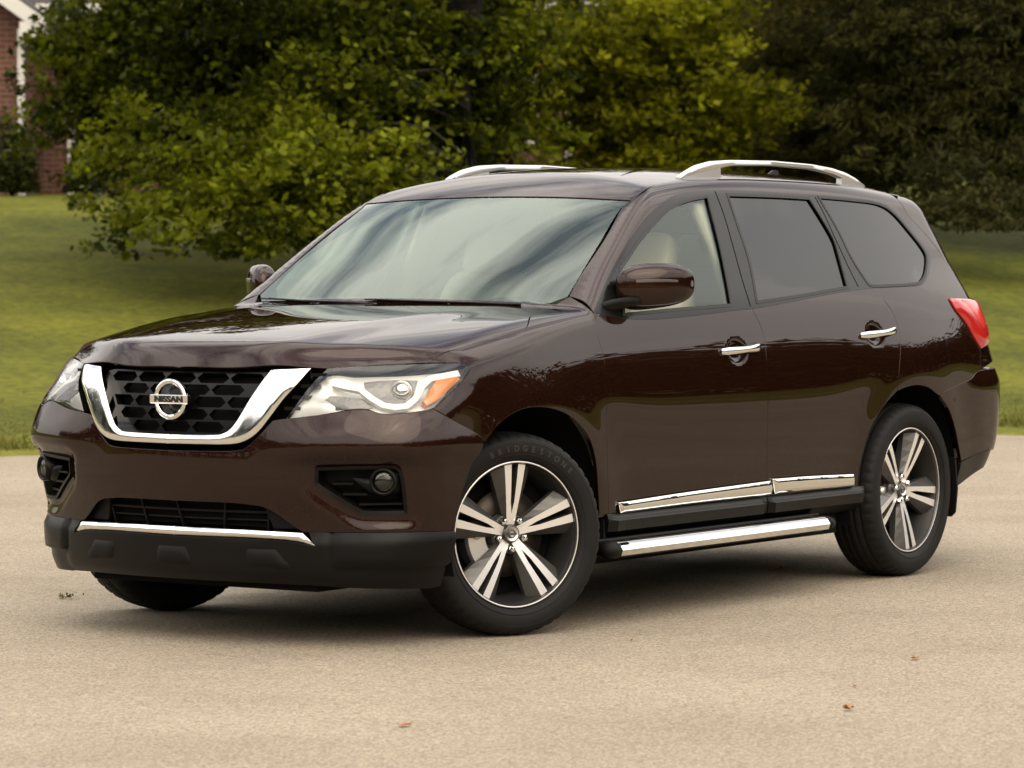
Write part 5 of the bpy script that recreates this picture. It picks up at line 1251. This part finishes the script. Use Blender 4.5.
make_tree('cedar_tree', 'dark green bushy cedar between the twin small cedars and the great drooping one', px_ground(845, 46), 9, .14, tree_lobes(845, 46, [
     (850, 175, .75, .40, 0, .9, 330), (825, 140, 1.0, .55, -.2, 1.1, 620), (850, 90, 1.15, .75, -.1, 1.2, 800), (850, 30, 1.25, .85, 0, 1.3, 800), (845, -60, 1.2, 1.2, 0, 1.2, 560), (845, -200, .8, 1.2, 0, .8, 260)]),
    .105, OLIVE, clump=.15, per=19, aspect=.24, up=.1, droop_f=.25, tint_bias=-.25)
D4 = 44.0
make_tree('great_cedar_tree', 'great dark cedar with drooping boughs over the sunny lawn at right', px_ground(1120, D4), 13, .30, tree_lobes(1120, D4, [
     (1010, -220, 3.4, 2.0, 0, 3.0, 1500), (905, 30, .95, .80, -.2, 1.4, 700), (1000, 25, 1.1, .9, -.4, 1.6, 850), (1100, 30, 1.1, 1.0, -.4, 1.6, 700), (905, 100, .85, .55, -.2, 1.2, 480), (990, 95, .95, .6, -.5, 1.3, 600), (1070, 100, .9, .6, -.6, 1.2, 480),
     (915, 150, .66, .40, -.3, 1.0, 300), (985, 150, .8, .40, -.8, .9, 330), (1050, 165, .6, .5, -1.0, .9, 220), (950, 180, .40, .26, -3.0, .6, 70), (1000, 200, .42, .26, -4.0, .6, 80), (1016, 245, .26, .22, -5.0, .5, 44), (984, 236, .22, .20, -4.6, .4, 26), (958, 212, .16, .14, -4.2, .4, 16), (1035, 220, .3, .3, -4.6, .5, 60)]),
    .105, CEDAR, clump=.14, per=19, aspect=.26, up=.1, droop_f=-.25)

# ------------------------------------------------------------------ brick house behind the maple
def brick_mat():
    m, t, b = new_mat('red_brick'); Nn, Ln = t.nodes.new, t.links.new; b.inputs['Roughness'].default_value = .9
    tcn = Nn('ShaderNodeTexCoord'); mpn = Nn('ShaderNodeMapping'); mpn.inputs['Rotation'].default_value = (R(90), 0, 0); Ln(tcn.outputs['Object'], mpn.inputs[0])
    br = Nn('ShaderNodeTexBrick'); br.inputs['Scale'].default_value = 1; br.inputs['Brick Width'].default_value = .21; br.inputs['Row Height'].default_value = .075; br.inputs['Mortar Size'].default_value = .007
    br.inputs['Color1'].default_value = (.125, .040, .024, 1); br.inputs['Color2'].default_value = (.165, .058, .036, 1); br.inputs['Mortar'].default_value = (.20, .16, .13, 1)
    Ln(mpn.outputs[0], br.inputs['Vector']); n = Nn('ShaderNodeTexNoise'); n.inputs['Scale'].default_value = 1.5; Ln(tcn.outputs['Object'], n.inputs[0])
    mm = Nn('ShaderNodeMix'); mm.data_type = 'RGBA'; mm.blend_type = 'MULTIPLY'; mm.inputs[0].default_value = .5; Ln(br.outputs[0], mm.inputs[6]); Ln(n.outputs[0], mm.inputs[7]); Ln(mm.outputs[2], b.inputs['Base Color'])
    return m
BRICK = brick_mat(); WHITEP = pmat('white_trim_paint', (.60, .58, .54), .5); ROOFM = pmat('dark_roof_shingles', (.045, .040, .036), .9, bump=.8, bscale=30, var=.3, vscale=20); PANE = pmat('dark_window_pane', (.012, .014, .016), .08, spec=.8)
hb = px_ground(-60, 50); hz = float(ground_z(np.array(hb[0]), np.array(hb[1])))-.05
house = tag(empty('brick_house', (hb[0], hb[1], hz), math.atan2(SIDEV[1], SIDEV[0])), 'red brick house with white eaves and dark roof partly hidden by the maple', 'house')
# local axes: x to the right in the picture, y towards ... -y is away from the camera is +? (z up)
FY = 1 if (Vector((-math.sin(house.rotation_euler.z), math.cos(house.rotation_euler.z), 0)).dot(Vector((*VIEW, 0)))) < 0 else -1   # +FY*y faces the camera
def hbox(name, x0, x1, y0, y1, z0, z1, mat, parent=house): 
    mb = MB(); mb.box(((x0+x1)/2, FY*(y0+y1)/2, (z0+z1)/2), (x1-x0, y1-y0, z1-z0)); return mb.build(name, mat, parent)
GW = 1.2     # right-hand corner of the gabled front
mb = MB(); e_ = 2.52; pk = e_+4.2*.72
mb.loft([[(-7.0, FY*y, 0), (GW, FY*y, 0), (GW, FY*y, e_), (GW-4.2, FY*y, pk), (-7.0, FY*y, e_)] for y in (-6, 0)], smooth=False)
mb.build('gable_wall', BRICK, house)
mb = MB()
for sx in (1, -1):
    xa, xb = (GW+.28, GW-4.2) if sx > 0 else (-7.3, GW-4.2); za, zb_ = e_-.20, pk+.02
    mb.loft([[(xa, FY*y, za), (xb, FY*y, zb_), (xb, FY*y, zb_+.16), (xa, FY*y, za+.16)] for y in (-6.2, .32)], smooth=False)
rf = mb.build('gable_roof', ROOFM, house)
mb = MB()
for sx in (1, -1):
    xa, xb = (GW+.30, GW-4.2) if sx > 0 else (-7.32, GW-4.2); za, zb_ = e_-.26, pk-.03
    mb.loft([[(xa, FY*y, za-.06), (xb, FY*y, zb_-.06), (xb, FY*y, zb_+.17), (xa, FY*y, za+.17)] for y in (.325, .36)], smooth=False)
mb.box((GW+.14, FY*.17, e_-.24), (.34, .38, .20)); mb.build('bargeboard', WHITEP, rf)
hbox('wall', GW+.004, 8.9, -6, -1.6, 0, 2.85, BRICK)
mb = MB(); mb.loft([[(x, FY*-1.15, 2.70), (x, FY*-3.9, 4.9), (x, FY*-6.4, 2.72), (x, FY*-6.4, 2.60), (x, FY*-3.9, 4.75), (x, FY*-1.15, 2.58)] for x in (GW-.5, 9.2)], smooth=False)
rf2 = mb.build('roof', ROOFM, house)
hbox('fascia', GW+.01, 9.2, -1.148, -1.11, 2.50, 2.72, WHITEP, rf2); hbox('gutter', GW+.01, 9.2, -1.108, -1.03, 2.60, 2.70, WHITEP, rf2)
hbox('downspout', GW-.10, GW-.01, .004, .08, 0, 2.3, WHITEP)
for x in (1.62, 5.05, 8.6): hbox('downspout', x-.045, x+.045, -1.598, -1.52, 0, 2.55, WHITEP)
for x in (3.05, 4.2, 6.7, 7.8):
    fr = hbox('window', x-.38, x+.38, -1.598, -1.56, .75, 2.15, WHITEP); hbox('pane', x-.31, x+.31, -1.558, -1.55, .82, 2.08, PANE, fr); hbox('glazing_bar', x-.31, x+.31, -1.548, -1.535, 1.43, 1.47, WHITEP, fr)
fr = hbox('window', -3.3, -2.4, .004, .04, .75, 2.0, WHITEP); hbox('pane', -3.22, -2.48, .044, .05, .82, 1.93, PANE, fr)
def shrub(name, label, base, r, h, n, mat=SHRUB, size=.07, cat='shrub'):
    bz = float(ground_z(np.array(base[0]), np.array(base[1]))); root = tag(empty(name, (base[0], base[1], bz)), label, cat)
    mb = MB()
    for k in range(7): a = 6.28*k/7; mb.tube([(0, 0, -.05), (.3*r*math.cos(a), .3*r*math.sin(a), h*.4), (.6*r*math.cos(a), .6*r*math.sin(a), h*.75)], [.02, .014, .006], 5)
    mb.build('stem', BARK, root, recalc=False)
    u = rng.normal(size=(n, 3)); u /= np.linalg.norm(u, axis=1, keepdims=True); u *= rng.random((n, 1))**.35; u[:, 2] = np.abs(u[:, 2]+.15)
    C = u*[r, r, h*.9]*(1+.14*np.sin(u[:, :1]*9+u[:, 1:2]*7)); C[:, 2] += .05; leaves('foliage', C, size, mat, root); return root
shrub('shrub', 'round dark shrub in front of the brick gable at the left edge', px_ground(14, 48.6), .36, 1.0, 3800)
shrub('shrub', 'dark upright shrub against brickwork beneath the maple', px_ground(88, 48.8), .30, .75, 2600)
for px, w_, lab in ((610, 1.3, 'broad dark shrub at the foot of the yellow-green maple'), (735, 1.5, 'broad dark shrub at the feet of the twin small cedars')):
    shrub('shrub', lab, px_ground(px, 53), w_, 1.5, 9000, SHRUB, .085)
shrub('low_hedge', 'dark low hedge along the house seen under the bright bough', px_ground(300, 47.0), 1.1, .45, 6000, cat='hedge')

# ------------------------------------------------------------------ far woods (one mass) round the clearing
def wood(name, label, arcs, leaf, n_each):
    C = []; T_ = []; mb = MB()
    for (az0, az1, rad, hgt, cnt) in arcs:
        for k in range(cnt):
            az = R(az0+(az1-az0)*(k+.5+.5*(rng.random()-.5))/cnt); rr_ = rad*(1+.10*(rng.random()-.5)); x, y = -2+rr_*math.cos(az), rr_*math.sin(az)
            h_ = hgt*(.82+.34*rng.random()); w_ = h_*.33; z0 = float(ground_z(np.array(x), np.array(y)))
            mb.tube([(x, y, z0-.2), (x+.1, y, z0+h_*.4), (x, y+.1, z0+h_*.8)], [.22, .16, .05], 6)
            u = rng.normal(size=(n_each, 3)); u /= np.linalg.norm(u, axis=1, keepdims=True); u *= rng.random((n_each, 1))**.38
            cc = np.array([x, y, z0+h_*.46])+u*[w_, w_, h_*.50]*(1+.22*np.sin(u[:, :1]*6+k)*np.cos(u[:, 2:]*7))
            C.append(cc); T_.append(np.clip(.5*rng.random()+.6*rng.random(n_each), 0, 1))
    o = leaves(name, np.vstack(C), leaf, WOODL, None, tint=np.concatenate(T_), aspect=.8)
    tag(o, label, 'woodland', None, 'stuff')
    tr = mb.build('trunks', BARK, o, recalc=False); tr['kind'] = 'stuff'
    return o
wood('woodland', 'dark woodland behind the house and trees', [(186, 262, 92, 15, 44), (188, 250, 76, 11, 30), (190, 246, 70, 5, 34)], .36, 2000)
wood('woodland', 'woodland across the road, seen reflected in the car doors', [(55, 186, 54, 11, 70), (60, 182, 66, 12.5, 50), (-75, 60, 70, 12, 54)], .55, 1500)

# ------------------------------------------------------------------ grass blades along the far road edge
k = 26000; tt = rng.uniform(-9, 12, k); ss = rng.exponential(.9, k)-.10; p = EO+np.outer(ss+wob(tt), EN)+np.outer(tt, ET); z = ground_z(p[:, 0], p[:, 1])
hh = rng.uniform(.02, .055, k)*(1+.5*(ss < .25)); a = rng.uniform(0, 6.28, k); w = .006
dx, dy = np.cos(a)*w, np.sin(a)*w; lx, ly = rng.normal(size=(2, k))*.03
P = np.stack([np.stack([p[:, 0]-dx, p[:, 1]-dy, z-.01], 1), np.stack([p[:, 0]+dx, p[:, 1]+dy, z-.01], 1), np.stack([p[:, 0]+lx, p[:, 1]+ly, z+hh], 1)], 1).reshape(-1, 3)
BLADE = leaf_mat('grass_blades', (.060, .064, .012), (.150, .140, .028), trans=.3)
me = bpy.data.meshes.new('grass'); me.vertices.add(3*k); me.vertices.foreach_set('co', P.ravel()); me.loops.add(3*k); me.polygons.add(k)
me.loops.foreach_set('vertex_index', np.arange(3*k, dtype=np.int32)); me.polygons.foreach_set('loop_start', np.arange(0, 3*k, 3, dtype=np.int32)); me.polygons.foreach_set('loop_total', np.full(k, 3, np.int32))
at = me.attributes.new('tint', 'FLOAT', 'POINT'); at.data.foreach_set('value', np.repeat(rng.random(k), 3).astype(np.float32)); me.materials.append(BLADE); me.update(calc_edges=True)
go = bpy.data.objects.new('grass', me); COL.objects.link(go); tag(go, 'ragged grass blades along the road edge', 'grass', None, 'stuff')

# ------------------------------------------------------------------ fallen leaves and a weed on the asphalt
DRY = pmat('dry_leaf', (.33, .17, .06), .8); RUST = pmat('rust_leaf', (.30, .085, .03), .8)
def fallen(x, y, sz, mat, label, curl=.3, rz=0):
    n = 14; V = [(0, 0, .004)]; 
    for i in range(n):
        t = 2*math.pi*i/n; r_ = sz*(.55+.35*abs(math.cos(1.5*t)))*(1 if i % 2 else .72); V.append((r_*math.cos(t), r_*.7*math.sin(t), .004+curl*sz*(abs(math.sin(t*1.5+.4)))))
    mb = MB(); mb.add(V, [(0, 1+i, 1+(i+1) % n) for i in range(n)], 0, True); mb.tube([(sz*.5, 0, .005), (sz*1.0, .01, .012)], .0012, 5)
    o = mb.build('fallen_leaf', mat, None, recalc=False); o.location = (x, y, .002); o.rotation_euler = (0, 0, rz); tag(o, label, 'leaf', 'fallen leaves on the asphalt')
def road_at(px, py):
    v = np.array(_d)+np.array(_r2)*(px-512)/3626.05-np.array(_u2)*(py-384)/3626.05; t = -1.4241/v[2]; return 11.0954+t*v[0], 8.5482+t*v[1]
for px, py, sz, m_, lab, cu in ((849, 711, .030, DRY, 'curled tan leaf, largest on the asphalt at lower right', .55), (915, 660, .030, RUST, 'flat orange leaf on asphalt below the rear wheel', .2), (404, 727, .034, RUST, 'flat rust leaf on asphalt near the bottom middle', .15),
                          (187, 633, .022, RUST, 'small brown leaf just outside the shadow of the front bumper', .2), (783, 570, .024, DRY, 'small orange leaf in the shadow beside the running board', .6), (855, 688, .016, DRY, 'tiny dark leaf just above the curled tan leaf', .3), (631, 642, .012, RUST, 'tiny fleck of leaf on asphalt right of the front wheel', .3)):
    x, y = road_at(px, py); fallen(x, y, sz, m_, lab, cu, px*.1)
x, y = road_at(68, 599); c = rng.normal(size=(34, 3))*[.028, .028, .010]; c[:, 2] = np.abs(c[:, 2])+.012
wd = leaves('weed', c*[.8, .8, .7], .016, OLIVE); wd.location = (x, y, 0); tag(wd, 'small green weed in the asphalt left of the front bumper', 'weed')
